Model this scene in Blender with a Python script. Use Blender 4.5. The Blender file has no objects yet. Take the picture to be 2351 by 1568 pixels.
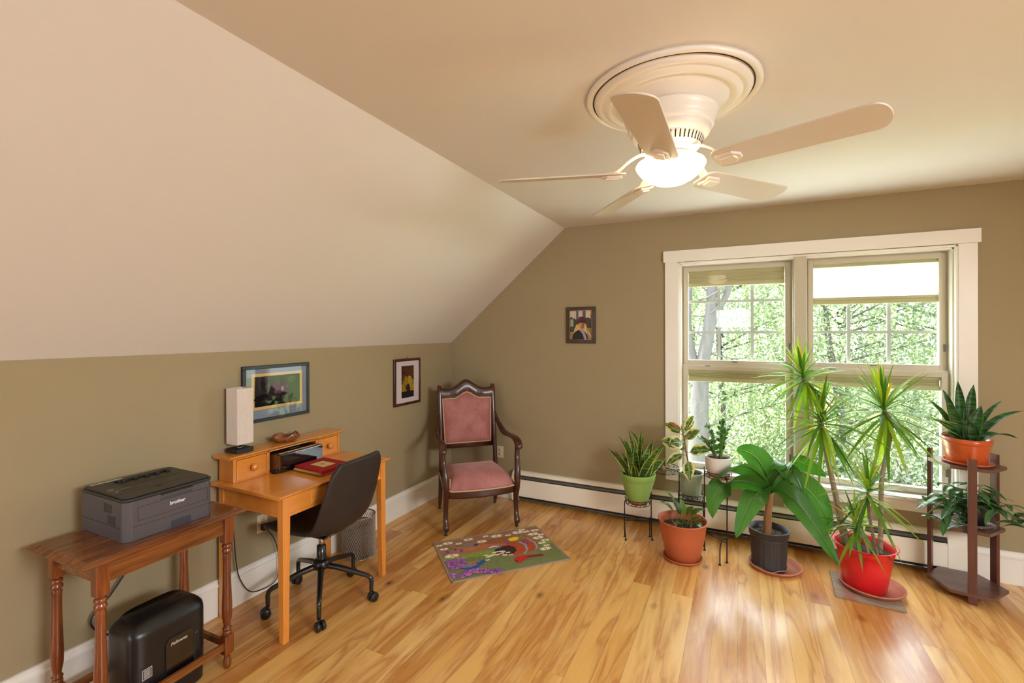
import bpy, math, random
from mathutils import Vector, Matrix
random.seed(7)
PI = math.pi
scene = bpy.context.scene
COL = scene.collection

# ------------------------------------------------------------------ camera
CP = Vector((2.7016, -4.0759, 1.62)); YAW, PITCH, ROLL = -0.4555, -0.00133, -0.0035
FPX, PPY, W, H = 1070.65, -21.17, 2351, 1568
_f = Vector((math.sin(YAW)*math.cos(PITCH), math.cos(YAW)*math.cos(PITCH), math.sin(PITCH)))
_r = Vector((math.cos(YAW), -math.sin(YAW), 0)); _u = _r.cross(_f)
_r, _u = math.cos(ROLL)*_r + math.sin(ROLL)*_u, -math.sin(ROLL)*_r + math.cos(ROLL)*_u
cd = bpy.data.cameras.new('camera'); cam = bpy.data.objects.new('camera', cd); COL.objects.link(cam)
cam.matrix_world = Matrix(((_r.x, _u.x, -_f.x, CP.x), (_r.y, _u.y, -_f.y, CP.y), (_r.z, _u.z, -_f.z, CP.z), (0, 0, 0, 1)))
cd.sensor_width = 36; cd.lens = FPX/W*36; cd.shift_y = PPY/W; cd.clip_start = 0.05; cd.clip_end = 300
scene.camera = cam
scene.view_settings.view_transform = 'Standard'; scene.view_settings.look = 'None'
scene.view_settings.gamma = 1; scene.view_settings.use_curve_mapping = False
scene.view_settings.exposure = 0.77

# ------------------------------------------------------------------ world, sun, daylight
wd = bpy.data.worlds.new('sky'); scene.world = wd; wd.use_nodes = True
bg = wd.node_tree.nodes['Background']; bg.inputs[0].default_value = (0.86, 0.93, 1.0, 1); bg.inputs[1].default_value = 6.5
def lamp(kind, name, loc, rot, energy, color, **kw):
    d = bpy.data.lights.new(name, kind); d.energy = energy; d.color = color
    for k, v in kw.items(): setattr(d, k, v)
    o = bpy.data.objects.new(name, d); o.location = loc; o.rotation_euler = rot; COL.objects.link(o); return o
lamp('SUN', 'sun', (-20, 5, 20), Vector((.70, -.08, -.71)).to_track_quat('-Z', 'Y').to_euler(), 18.0, (1, 0.97, 0.92), angle=0.02)
# daylight through the high rear window and the roof window; the low rear lamp is added fill
lamp('AREA', 'daylight_rear_window', (2.55, -7.42, 1.9), (math.radians(90), 0, PI), 28, (0.9, 0.96, 1.0), shape='RECTANGLE', size=.7, size_y=.4)
lamp('AREA', 'fill_rear_low_opening', (.85, -7.42, 1.05), (math.radians(90), 0, PI), 125, (0.9, 0.96, 1.0), shape='RECTANGLE', size=1.2, size_y=1.1)  # added lamp for soft frontal fill, set in an added wall opening
lamp('AREA', 'daylight_roof_window', (5.58, -3.7, 2.10), (0, math.radians(40.5), 0), 75, (0.9, 0.96, 1.0), shape='RECTANGLE', size=.8, size_y=1.4)
po = lamp('AREA', 'window_portal', (3.12, 0.2, 1.33), (math.radians(-90), 0, 0), 1, (1, 1, 1), shape='RECTANGLE', size=1.8, size_y=1.75)
po.data.cycles.is_portal = True

# ------------------------------------------------------------------ helpers
def tag(o, label=None, cat=None, group=None, kind=None):
    if label: o['label'] = label
    if cat: o['category'] = cat
    if group: o['group'] = group
    if kind: o['kind'] = kind
    return o
def thing(name, label, cat, loc=(0, 0, 0), rz=0, group=None):
    o = bpy.data.objects.new(name, None); COL.objects.link(o); o.location = loc; o.rotation_euler = (0, 0, rz)
    o.empty_display_size = 0.1
    return tag(o, label, cat, group)
def V(*a): return Vector(a)
class MB:
    def __init__(s): s.v = []; s.f = []; s.m = []; s.uv = {}; s.cur = 0; s.fs = []; s.sm = True
    def add(s, vs, fs, uvs=None):
        b = len(s.v); s.v += [tuple(p) for p in vs]
        for f in fs: s.f.append([b+i for i in f]); s.m.append(s.cur); s.fs.append(s.sm)
        if uvs:
            for i, u in enumerate(uvs): s.uv[b+i] = u
        return s
    def box(s, lo, hi, M=None):
        x0, y0, z0 = lo; x1, y1, z1 = hi
        vs = [V(x, y, z) for z in (z0, z1) for y in (y0, y1) for x in (x0, x1)]
        if M: vs = [M @ p for p in vs]
        sm = s.sm; s.sm = False
        s.add(vs, [(0, 2, 3, 1), (4, 5, 7, 6), (0, 1, 5, 4), (1, 3, 7, 5), (3, 2, 6, 7), (2, 0, 4, 6)]); s.sm = sm
        return s
    def prism(s, poly, lo, hi, ax='z', M=None):
        def P(a, b, c): return V(a, b, c) if ax == 'z' else (V(a, c, b) if ax == 'y' else V(c, a, b))
        n = len(poly); vs = [P(a, b, lo) for a, b in poly] + [P(a, b, hi) for a, b in poly]
        if M: vs = [M @ p for p in vs]
        sm = s.sm; s.sm = False
        s.add(vs, [list(range(n))[::-1], list(range(n, 2*n))] + [(i, (i+1) % n, n+(i+1) % n, n+i) for i in range(n)]); s.sm = sm
        return s
    def lathe(s, prof, c=(0, 0, 0), n=40, ax='z', M=None, sx=1, sy=1, rib=None):
        vs = []; uvs = []
        for j, (r, z) in enumerate(prof):
            for i in range(n):
                a = 2*PI*i/n; rr = r if not rib else r*(1+rib*(1 if (i//2) % 2 else 0))
                x, y = rr*math.cos(a)*sx, rr*math.sin(a)*sy
                p = V(x, y, z) if ax == 'z' else (V(x, z, y) if ax == 'y' else V(z, x, y))
                p = p + V(*c)
                vs.append(M @ p if M else p)
        fs = [(j*n+i, j*n+(i+1) % n, (j+1)*n+(i+1) % n, (j+1)*n+i) for j in range(len(prof)-1) for i in range(n)]
        if prof[0][0] > 1e-4: fs.append(list(range(n))[::-1])
        if prof[-1][0] > 1e-4: fs.append(list(range((len(prof)-1)*n, len(prof)*n)))
        return s.add(vs, fs)
    def tube(s, path, r, n=10, closed=False, sx=1.0, up=None):
        path = [V(*p) for p in path]; N = len(path)
        rs = r if isinstance(r, (list, tuple)) else [r]*N
        prev = None; vs = []
        for i, p in enumerate(path):
            if closed: t = (path[(i+1) % N]-path[i-1]).normalized()
            else: t = (path[min(i+1, N-1)]-path[max(i-1, 0)]).normalized()
            if up is not None: a = V(*up)
            elif prev is None: a = V(0, 0, 1) if abs(t.z) < 0.9 else V(1, 0, 0)
            else: a = prev
            nrm = (a - t*a.dot(t)); nrm = nrm.normalized() if nrm.length > 1e-6 else t.orthogonal().normalized()
            prev = nrm; b = t.cross(nrm)
            for k in range(n):
                an = 2*PI*k/n; vs.append(p + (nrm*math.cos(an) + b*math.sin(an)*sx)*rs[i])
        fs = []
        for i in range(N if closed else N-1):
            for k in range(n):
                i2 = (i+1) % N; fs.append((i*n+k, i*n+(k+1) % n, i2*n+(k+1) % n, i2*n+k))
        if not closed: fs += [list(range(n))[::-1], list(range((N-1)*n, N*n))]
        return s.add(vs, fs)
    def sweep(s, path, dims, side, ex=4.0, n=16):
        """rounded-rectangle section: dims (across side, across other) per point; side = fixed side vector"""
        path = [V(*p) for p in path]; N = len(path); S = V(*side).normalized(); vs = []
        for i, p in enumerate(path):
            t = (path[min(i+1, N-1)]-path[max(i-1, 0)]).normalized()
            sd = (S - t*S.dot(t)).normalized(); o = t.cross(sd)
            d = dims[i] if isinstance(dims, list) else dims
            for k in range(n):
                a = 2*PI*(k+.5)/n; c, q = math.cos(a), math.sin(a)
                vs.append(p + sd*(math.copysign(abs(c)**(2/ex), c)*d[0]/2) + o*(math.copysign(abs(q)**(2/ex), q)*d[1]/2))
        fs = [(i*n+k, i*n+(k+1) % n, (i+1)*n+(k+1) % n, (i+1)*n+k) for i in range(N-1) for k in range(n)]
        fs += [list(range(n))[::-1], list(range((N-1)*n, N*n))]
        return s.add(vs, fs)
    def grid(s, fn, nu, nv, closed_u=False):
        vs = []; uvs = []
        for j in range(nv+1):
            for i in range(nu+(0 if closed_u else 1)):
                u, v = i/nu, j/nv; vs.append(fn(u, v)); uvs.append((u, v))
        w = nu if closed_u else nu+1
        fs = [(j*w+i, j*w+(i+1) % w, (j+1)*w+(i+1) % w, (j+1)*w+i) for j in range(nv) for i in range(nu)]
        return s.add(vs, fs, uvs)
    def sphere(s, c, r, n=12, sc=(1, 1, 1), M=None):
        c = V(*c)
        def fn(u, v):
            a, b = 2*PI*u, PI*v
            p = V(math.sin(b)*math.cos(a)*sc[0], math.sin(b)*math.sin(a)*sc[1], -math.cos(b)*sc[2])*r
            return c + (M @ p if M else p)
        return s.grid(fn, n, max(4, n//2), True)
    def leaf(s, pts, wid, side=None, fold=0.15, n=None, wave=0.0, ph=0.0, nc=4):
        """leaf blade along pts; wid(t) half width; side = hint for the across direction"""
        N = len(pts); vs = []; uvs = []
        for i, p in enumerate(pts):
            t = (pts[min(i+1, N-1)]-pts[max(i-1, 0)]).normalized()
            sd = (side[0].lerp(side[1], i/(N-1)) if isinstance(side, tuple) else side.copy()) if side is not None else t.cross(V(0, 0, 1))
            sd = sd - t*sd.dot(t)
            sd = sd.normalized() if sd.length > 1e-5 else t.orthogonal().normalized()
            nr = sd.cross(t); tt = i/(N-1); w = wid(tt)
            for k in range(nc+1):
                u = -1+2*k/nc
                vs.append(p + sd*(u*w) + nr*(abs(u)*fold*w + wave*math.sin(tt*14+ph+(2 if u > 0 else 0))*abs(u)*w)); uvs.append((0.5+u/2, tt))
        q = nc+1
        fs = [(i*q+k, i*q+k+1, (i+1)*q+k+1, (i+1)*q+k) for i in range(N-1) for k in range(nc)]
        return s.add(vs, fs, uvs)
    def build(s, name, mats, parent=None, bevel=0, seg=2, subsurf=0, solid=0, loc=None, rot=None):
        me = bpy.data.meshes.new(name); me.from_pydata(s.v, [], s.f)
        if not isinstance(mats, (list, tuple)): mats = [mats]
        for m in mats: me.materials.append(m)
        for p, mi, sm in zip(me.polygons, s.m, s.fs): p.material_index = mi; p.use_smooth = sm
        if s.uv:
            ul = me.uv_layers.new(name='UVMap')
            for lp in me.loops: ul.data[lp.index].uv = s.uv.get(lp.vertex_index, (0, 0))
        me.update()
        o = bpy.data.objects.new(name, me); COL.objects.link(o)
        if parent: o.parent = parent
        if loc: o.location = loc
        if rot: o.rotation_euler = rot
        if solid: md = o.modifiers.new('thickness', 'SOLIDIFY'); md.thickness = solid; md.offset = 0
        if bevel: md = o.modifiers.new('bevel', 'BEVEL'); md.width = bevel; md.segments = seg; md.limit_method = 'ANGLE'; md.angle_limit = math.radians(40)
        if subsurf: md = o.modifiers.new('subd', 'SUBSURF'); md.levels = subsurf; md.render_levels = subsurf
        return o
def bez(p0, p1, p2, n=10, p3=None):
    out = []
    for i in range(n+1):
        t = i/n
        if p3 is None: out.append(p0*(1-t)**2 + p1*2*t*(1-t) + p2*t*t)
        else: out.append(p0*(1-t)**3 + p1*3*t*(1-t)**2 + p2*3*t*t*(1-t) + p3*t**3)
    return out
def spline(ctrl, n=8):
    """Catmull-Rom through control points"""
    c = [V(*p) for p in ctrl]; c = [2*c[0]-c[1]] + c + [2*c[-1]-c[-2]]; out = []
    for i in range(1, len(c)-2):
        for k in range(n):
            t = k/n; p0, p1, p2, p3 = c[i-1:i+3]
            out.append(.5*((2*p1) + (p2-p0)*t + (2*p0-5*p1+4*p2-p3)*t*t + (3*p1-p0-3*p2+p3)*t**3))
    return out + [c[-2]]
def lerp_list(vals, n=8):
    out = []
    for a, b in zip(vals[:-1], vals[1:]):
        for k in range(n):
            t = k/n; out.append(tuple(x*(1-t)+y*t for x, y in zip(a, b)) if isinstance(a, tuple) else a*(1-t)+b*t)
    return out + [vals[-1]]
def copy_tree(o, parent=None):
    c = o.copy(); COL.objects.link(c); c.parent = parent
    for ch in list(o.children): copy_tree(ch, c)
    return c
def text(name, body, size, loc, rot, m, parent, extrude=0.0004, shear=0, offset=0, sx=1.0):
    cu = bpy.data.curves.new(name, 'FONT'); cu.body = body; cu.size = size; cu.extrude = extrude; cu.shear = shear; cu.offset = offset
    cu.align_x = 'CENTER'; cu.align_y = 'CENTER'; cu.resolution_u = 3
    o = bpy.data.objects.new(name, cu); COL.objects.link(o); o.location = loc; o.rotation_euler = rot; o.scale = (sx, 1, 1)
    bpy.context.view_layer.update(); me = bpy.data.meshes.new_from_object(o.evaluated_get(bpy.context.evaluated_depsgraph_get())); bpy.data.objects.remove(o)
    o = bpy.data.objects.new(name, me); COL.objects.link(o); o.location = loc; o.rotation_euler = rot; o.scale = (sx, 1, 1)
    me.materials.clear(); me.materials.append(m); o.parent = parent; return o

# ------------------------------------------------------------------ materials
def s2l(c): return tuple(((x/255)/12.92 if x/255 <= .04045 else ((x/255+.055)/1.055)**2.4) for x in c)
class Mat:
    def __init__(s, name):
        s.m = bpy.data.materials.new(name); s.m.use_nodes = True; s.nt = s.m.node_tree; s.b = s.nt.nodes['Principled BSDF']; s.out = s.nt.nodes['Material Output']
    def n(s, t, **kw):
        x = s.nt.nodes.new(t)
        for k, v in kw.items():
            if k.startswith('_'): setattr(x, k[1:], v)
            else:
                key = int(k[1:]) if k[0] == 'i' and k[1:].isdigit() else k.replace('__', ' ')
                if isinstance(v, bpy.types.NodeSocket): s.nt.links.new(v, x.inputs[key])
                else: x.inputs[key].default_value = v
        return x
    def link(s, a, b): s.nt.links.new(a, b)
    def set(s, **kw):
        for k, v in kw.items():
            i = s.b.inputs[k.replace('__', ' ')]
            if isinstance(v, bpy.types.NodeSocket): s.link(v, i)
            else: i.default_value = v
        return s
    def math(s, op, a, b=0.0, c=0.0):
        x = s.nt.nodes.new('ShaderNodeMath'); x.operation = op
        for i, v in enumerate((a, b, c)):
            if isinstance(v, bpy.types.NodeSocket): s.link(v, x.inputs[i])
            else: x.inputs[i].default_value = v
        return x.outputs[0]
    def mix(s, f, a, b, mode='MIX'):
        x = s.nt.nodes.new('ShaderNodeMix'); x.data_type = 'RGBA'; x.blend_type = mode
        for i, v in ((0, f), (6, a), (7, b)):
            if isinstance(v, bpy.types.NodeSocket): s.link(v, x.inputs[i])
            else: x.inputs[i].default_value = (tuple(v)+(1,))[:4] if i else v
        return x.outputs[2]
    def ramp(s, f, stops):
        x = s.nt.nodes.new('ShaderNodeValToRGB'); s.link(f, x.inputs[0]); e = x.color_ramp.elements
        while len(e) < len(stops): e.new(0.5)
        for q, (p, c) in zip(e, stops): q.position = p; q.color = (tuple(c)+(1,))[:4]
        return x.outputs[0]
    def coord(s, scale=(1, 1, 1), kind='Object', loc=(0, 0, 0)):
        t = s.n('ShaderNodeTexCoord'); mp = s.n('ShaderNodeMapping'); s.link(t.outputs[kind], mp.inputs[0]); mp.inputs['Scale'].default_value = scale; mp.inputs['Location'].default_value = loc
        return mp.outputs[0]
    def noise(s, vec, scale=5, detail=3, rough=.5, dist=0):
        x = s.n('ShaderNodeTexNoise'); s.link(vec, x.inputs['Vector']); x.inputs['Scale'].default_value = scale; x.inputs['Detail'].default_value = detail
        x.inputs['Roughness'].default_value = rough; x.inputs['Distortion'].default_value = dist; return x.outputs[0]
    def bump(s, h, strength=.2, dist=.01):
        x = s.n('ShaderNodeBump'); s.link(h, x.inputs['Height']); x.inputs['Strength'].default_value = strength; x.inputs['Distance'].default_value = dist
        s.link(x.outputs[0], s.b.inputs['Normal']); return s
def simple(name, col, rough=.5, metal=0, coat=0, vary=.08, scale=14, bump=0, bscale=200, stretch=(1, 1, 1), spec=.5, sheen=0):
    M = Mat(name); c = s2l(col); v = M.coord(stretch)
    nz = M.noise(v, scale, 4)
    M.set(Base__Color=M.mix(nz, tuple(x*(1+vary) for x in c), tuple(x*(1-vary) for x in c)), Roughness=rough, Metallic=metal, Coat__Weight=coat, Coat__Roughness=.1, Specular__IOR__Level=spec, Sheen__Weight=sheen)
    if bump: M.bump(M.noise(v, bscale, 3), bump, .002)
    return M.m
def wood(name, light, dark, axis='y', rough=.35, coat=.3, scale=1.0, contrast=1.0, pores=0):
    M = Mat(name); st = {'x': (1.2, 14, 14), 'y': (14, 1.2, 14), 'z': (14, 14, 1.2)}[axis]
    v = M.coord(tuple(a*scale for a in st)); a = M.noise(v, 1.6, 6, .6, .6)
    fine = M.coord(tuple((a*9 if a > 2 else a*2)*scale for a in st)); f = M.noise(fine, 1.5, 3)
    c = M.ramp(a, [(.5-.22/contrast, s2l(dark)), (.5+.2/contrast, s2l(light))])
    c = M.mix(M.math('MULTIPLY', f, .35), c, s2l(dark))
    if pores:
        p = M.ramp(M.noise(fine, 3, 2), [(.56, (0, 0, 0)), (.68, (1, 1, 1))]); c = M.mix(M.math('MULTIPLY', p, pores), c, tuple(x*.35 for x in s2l(dark)))
    M.set(Base__Color=c, Roughness=rough, Coat__Weight=coat, Coat__Roughness=.12); M.bump(f, .08, .001); return M.m
def leafmat(name, build, trans=.35, rough=.35, tint=(1.25, 1.35, .55)):
    """build(M) returns colour socket/tuple"""
    M = Mat(name); c = build(M)
    if not isinstance(c, bpy.types.NodeSocket): c = M.mix(0.0, c, c)
    M.set(Base__Color=c, Roughness=rough, Specular__IOR__Level=.5)
    t = M.n('ShaderNodeBsdfTranslucent'); M.link(M.mix(1.0, c, tint, 'MULTIPLY'), t.inputs[0])
    x = M.n('ShaderNodeMixShader'); x.inputs[0].default_value = trans
    M.link(M.b.outputs[0], x.inputs[1]); M.link(t.outputs[0], x.inputs[2]); M.link(x.outputs[0], M.out.inputs[0]); return M.m
def glassmat(name, tint=(1, 1, 1), refl=1.0, rough=0.0):
    M = Mat(name); M.nt.nodes.remove(M.b)
    t = M.n('ShaderNodeBsdfTransparent'); t.inputs[0].default_value = (*tint, 1)
    g = M.n('ShaderNodeBsdfGlossy'); g.inputs['Roughness'].default_value = rough
    lw = M.n('ShaderNodeLayerWeight'); lw.inputs[0].default_value = .5; fr = M.math('MULTIPLY_ADD', M.math('POWER', lw.outputs['Facing'], 5.0), .9, .04)
    nz = M.noise(M.coord((1, 1, 1)), 2, 1)
    f = M.math('MULTIPLY', fr, M.math('MULTIPLY_ADD', nz, .1, .95*refl))
    x = M.n('ShaderNodeMixShader'); M.link(f, x.inputs[0]); M.link(t.outputs[0], x.inputs[1]); M.link(g.outputs[0], x.inputs[2]); M.link(x.outputs[0], M.out.inputs[0]); return M.m

def floor_mat():
    M = Mat('floor_planks'); t = M.n('ShaderNodeTexCoord'); sep = M.n('ShaderNodeSeparateXYZ'); M.link(t.outputs['Object'], sep.inputs[0])
    X, Y = sep.outputs[0], sep.outputs[1]; PW, PL = .122, 2.5
    rx = M.math('DIVIDE', X, PW); row = M.math('FLOOR', rx); fx = M.math('FRACT', rx)
    wn = M.n('ShaderNodeTexWhiteNoise', _noise_dimensions='1D'); M.link(row, wn.inputs['W'])
    ry = M.math('DIVIDE', M.math('MULTIPLY_ADD', wn.outputs[0], 7.3, Y), PL); col = M.math('FLOOR', ry); fy = M.math('FRACT', ry)
    cid = M.n('ShaderNodeCombineXYZ'); M.link(row, cid.inputs[0]); M.link(col, cid.inputs[1])
    w2 = M.n('ShaderNodeTexWhiteNoise', _noise_dimensions='3D'); M.link(cid.outputs[0], w2.inputs['Vector'])
    base = M.ramp(w2.outputs[0], [(0, s2l((194, 130, 62))), (.2, s2l((220, 164, 86))), (.5, s2l((236, 184, 104))), (.8, s2l((246, 202, 126))), (1, s2l((206, 146, 76)))])
    # grain coordinates, shifted per plank
    gv = M.n('ShaderNodeCombineXYZ')
    M.link(M.math('MULTIPLY', X, 6.5), gv.inputs[0]); M.link(M.math('MULTIPLY', Y, .8), gv.inputs[1]); M.link(M.math('MULTIPLY', w2.outputs[0], 40), gv.inputs[2])
    a = M.noise(gv.outputs[0], 1.5, 5, .5, .7)
    streak = M.ramp(a, [(.42, (0, 0, 0)), (.5, (.35,)*3), (.56, (.9,)*3), (.62, (.2,)*3), (.75, (.55,)*3)])
    c = M.mix(M.math('MULTIPLY', streak, .72), base, s2l((176, 96, 34)))
    gv2 = M.n('ShaderNodeCombineXYZ'); M.link(M.math('MULTIPLY', X, 90), gv2.inputs[0]); M.link(M.math('MULTIPLY', Y, 4), gv2.inputs[1]); M.link(M.math('MULTIPLY', w2.outputs[0], 90), gv2.inputs[2])
    f = M.noise(gv2.outputs[0], 1.3, 3)
    c = M.mix(M.math('MULTIPLY', f, .22), c, s2l((168, 108, 50)))
    # light figure
    b2 = M.noise(gv.outputs[0], 3.1, 4, .5, .8)
    c = M.mix(M.math('MULTIPLY', M.ramp(b2, [(.5, (0,)*3), (.7, (1,)*3)]), .35), c, s2l((250, 214, 150)))
    # knots
    kv = M.n('ShaderNodeCombineXYZ'); M.link(M.math('MULTIPLY', X, 4.4), kv.inputs[0]); M.link(M.math('MULTIPLY', Y, 2.7), kv.inputs[1])
    vo = M.n('ShaderNodeTexVoronoi'); M.link(kv.outputs[0], vo.inputs['Vector']); vo.inputs['Scale'].default_value = 1.0
    sepc = M.n('ShaderNodeSeparateColor'); M.link(vo.outputs['Color'], sepc.inputs[0])
    sel = M.math('GREATER_THAN', sepc.outputs[0], .5); dd = M.math('ADD', vo.outputs['Distance'], M.math('MULTIPLY', M.math('SUBTRACT', f, .5), .06))
    k = M.ramp(dd, [(.035, (1,)*3), (.06, (.55,)*3), (.15, (0,)*3)])
    c = M.mix(M.math('MULTIPLY', M.math('MULTIPLY', k, sel), .9), c, s2l((72, 30, 8)))
    # gaps
    gx = M.math('MINIMUM', fx, M.math('SUBTRACT', 1, fx)); gy = M.math('MULTIPLY', M.math('MINIMUM', fy, M.math('SUBTRACT', 1, fy)), PL/PW*2.0)
    g = M.ramp(M.math('MINIMUM', gx, gy), [(.0, (1,)*3), (.013, (0,)*3)])
    c = M.mix(M.math('MULTIPLY', g, .65), c, s2l((92, 52, 22)))
    rn = M.noise(M.coord((1, 1, 1)), 2.2, 3)
    M.set(Base__Color=c, Roughness=M.math('MULTIPLY_ADD', rn, .12, .27), Coat__Weight=.35, Coat__Roughness=.2, Specular__IOR__Level=.5)
    h = M.math('SUBTRACT', M.math('MULTIPLY', f, .25), g); M.bump(h, .12, .0015)
    return M.m

m_wall = simple('wall_paint_tan', (163, 147, 114), .85, vary=.02, scale=3, bump=.12, bscale=260)
m_ceil = simple('ceiling_paint_cream', (222, 216, 210), .9, vary=.015, scale=2, bump=.06, bscale=220)
m_trim = simple('trim_paint_white', (242, 237, 228), .35, vary=.02, scale=3)
m_sash = simple('sash_paint_cream', (200, 190, 168), .4, vary=.03, scale=3)
m_heat = simple('heater_enamel', (246, 236, 218), .35, vary=.02)
m_dark = simple('dark_cavity', (30, 26, 24), .7)
m_fin = simple('grey_metal', (120, 120, 118), .35, metal=.7)
m_floor = floor_mat()
m_cherryx = wood('honey_wood_top', (240, 164, 76), (216, 134, 50), 'y', .22, .5, .8, .8)
m_cherryz = wood('honey_wood_leg', (238, 160, 72), (214, 130, 48), 'z', .25, .4, .8, .8)
m_oak = wood('dark_oak', (158, 92, 42), (88, 46, 20), 'y', .25, .5, 1.2, 1.3, .75)
m_oakz = wood('dark_oak_leg', (160, 82, 32), (96, 44, 14), 'z', .3, .5, 1.2, 1.2, .6)
m_mahog = wood('mahogany', (92, 42, 24), (44, 18, 10), 'z', .34, .22, 1.0, 1.0)
m_standw = wood('plum_stain_wood', (120, 78, 66), (72, 42, 36), 'x', .4, .25, 1.0, 1.0, .3)
m_standz = wood('plum_stain_post', (112, 66, 54), (68, 36, 30), 'z', .4, .25, 1.0, 1.0, .3)
m_black = simple('black_plastic', (26, 25, 26), .35, vary=.1)
m_blackm = simple('black_metal', (22, 21, 22), .28, vary=.1, coat=.4)
m_chrome = simple('chrome', (200, 200, 200), .15, metal=1)
m_soil = simple('potting_soil', (58, 44, 34), .95, vary=.7, scale=90, bump=.9, bscale=140)
m_terra = simple('terracotta_plastic', (186, 96, 58), .5, vary=.06)
m_saucer = simple('terracotta_saucer', (188, 112, 86), .6, vary=.12, scale=20)
m_white = simple('white_plastic', (235, 230, 222), .4, vary=.02)
m_fan = simple('fan_white_enamel', (232, 224, 212), .35, vary=.02)
m_ivory = simple('ivory_plate', (222, 208, 176), .4, vary=.02)
m_glass = glassmat('window_glass', (.97, .99, .98), .38)
m_pglass = glassmat('picture_glass', (1, 1, 1), .3)
m_cglass = glassmat('clear_plastic', (.9, .92, .92), 1.4, .05)

# ------------------------------------------------------------------ room shell
CE, KN, XS = 2.572, 1.509, 1.25
YF, XR = -7.4, 6.15; XS2 = 4.9
WL, WR, WT, WB = 2.24, 3.994, 2.185, 0.46
def struct(name, mb, m, label, parent=None, **kw):
    o = mb.build(name, m, parent, **kw)
    if not parent: tag(o, label, name.split('_')[0], kind='structure')
    return o
struct('floor', MB().box((-.02, YF, -.08), (XR+.02, .02, 0)), m_floor, 'honey coloured wide plank wooden floor with dark knots')
struct('wall_left', MB().box((-.15, YF-.1, -.08), (0, .15, KN+.1)), m_wall, 'low tan knee wall under the sloped ceiling')
wb = MB()
wb.prism([(0, -.08), (WL, -.08), (WL, CE), (XS, CE), (0, KN)], 0, .16, 'y')
wb.box((WL, 0, WT), (WR, .16, CE)); wb.box((WL, 0, -.08), (WR, .16, WB))
wb.prism([(WR, -.08), (XR, -.08), (XR, KN), (XS2, CE), (WR, CE)], 0, .16, 'y')
struct('wall_back', wb, m_wall, 'tan gable wall around the big window')
wf = MB()
wf.box((0, YF-.16, -.08), (XR, YF, .5)); wf.box((0, YF-.16, .5), (.25, YF, 1.6)); wf.box((1.45, YF-.16, .5), (2.2, YF, 1.6)); wf.box((2.2, YF-.16, .5), (XR, YF, KN))  # low opening by the knee wall is added so fill light can enter
wf.box((1.45, YF-.16, 1.6), (2.2, YF, 2.1)); wf.box((2.2, YF-.16, KN), (2.9, YF, 1.7)); wf.box((2.9, YF-.16, KN), (XS2, YF, 2.1)); wf.box((XS, YF-.16, 2.1), (XS2, YF, CE))
wf.prism([(.1, 1.6), (1.45, 1.6), (1.45, 2.1), (XS, CE)], YF-.16, YF, 'y'); wf.prism([(XS2, KN), (XR, KN), (XS2, CE)], YF-.16, YF, 'y'); wf.box((0, YF-.16, 1.45), (.25, YF, 1.6))
struct('wall_front', wf, m_wall, 'tan wall behind the viewer with a small window opening and an added low fill-light opening')
struct('wall_right', MB().box((XR, YF-.1, -.08), (XR+.15, .15, KN+.1)), m_wall, 'tan knee wall on the right side of the room')
cl = MB(); cl.box((XS, YF-.1, CE), (XS2, .15, CE+.12)); cl.prism([(-.12, KN-.105), (0, KN), (XS, CE), (XS, CE+.16)], YF-.1, .15, 'y')
struct('ceiling', cl, m_ceil, 'cream ceiling, flat in the middle and sloping down to the knee wall')
# right slope with roof window opening (y -5.1..-2.3)
cr = MB()
def slope(a, b, y0, y1):
    P = lambda t, o: (XS2+(XR-XS2)*t+o*.65, CE+(KN-CE)*t+o*.76)
    cr.prism([P(a, 0), P(b, 0), P(b, .12), P(a, .12)], y0, y1, 'y')
slope(0, 1, YF-.1, -4.4); slope(0, 1, -3.0, .15); slope(0, .26, -4.4, -3.0); slope(.76, 1, -4.4, -3.0)
struct('trim_4', cr, m_ceil, 'cream sloped ceiling on the right with a roof window opening')
def bb(name, label, lo, hi, axis, sign, base):
    mb = MB(); pr = [(0, 0), (.018, 0), (.018, .165), (.030, .168), (.030, .176), (.024, .18), (.02, .198), (.012, .206), (0, .206)]
    if axis == 'y': mb.prism([(base+sign*a, b) for a, b in pr], lo, hi, 'y')
    else: mb.prism([(base+sign*a, b) for a, b in pr], lo, hi, 'x')
    return struct(name, mb, m_trim, label)
bb('baseboard_left', 'tall white baseboard along the low tan knee wall', YF, 0, 'y', 1, 0)
bb('baseboard_back', 'white baseboard right of the heater, behind the wooden plant stand', 4.03, XR, 'x', -1, 0)
bb('trim_1', 'short white baseboard in the corner behind the armchair', .02, .76, 'x', -1, 0)

# ------------------------------------------------------------------ window
w = bpy.data.objects.new('window_1', None); COL.objects.link(w); tag(w, 'double window with white casing, cream sashes and white grilles', 'window', kind='structure')
mb = MB()
mb.box((2.125, -.028, 2.19), (4.105, 0, 2.283)); mb.box((2.137, -.02, WB+.01), (WL, 0, 2.19)); mb.box((WR, -.02, WB+.01), (4.09, 0, 2.19))
mb.build('window_casing', m_trim, w, bevel=.002)
mb = MB()
mb.box((WL, -.012, WT-.012), (WR, .15, WT+.001)); mb.box((WL-.001, -.012, WB), (WL+.012, .15, WT)); mb.box((WR-.012, -.012, WB), (WR+.001, .15, WT))
mb.box((WL+.012, .02, WT-.024), (WR-.012, .15, WT-.012)); mb.box((WL+.012, .02, WB), (WL+.022, .15, WT-.012)); mb.box((WR-.022, .02, WB), (WR-.012, .15, WT-.012))
mb.build('jamb', m_trim, w, bevel=.0015)
mb = MB(); mb.box((3.066, -.004, .49), (3.142, .15, WT-.012)); mb.box((3.058, .02, .49), (3.15, .15, WT-.024)); mb.build('mullion', m_sash, w, bevel=.002)
mb = MB(); mb.box((2.112, -.05, .463), (4.115, .14, .487)); mb.build('window_sill', m_trim, w, bevel=.004)
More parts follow.
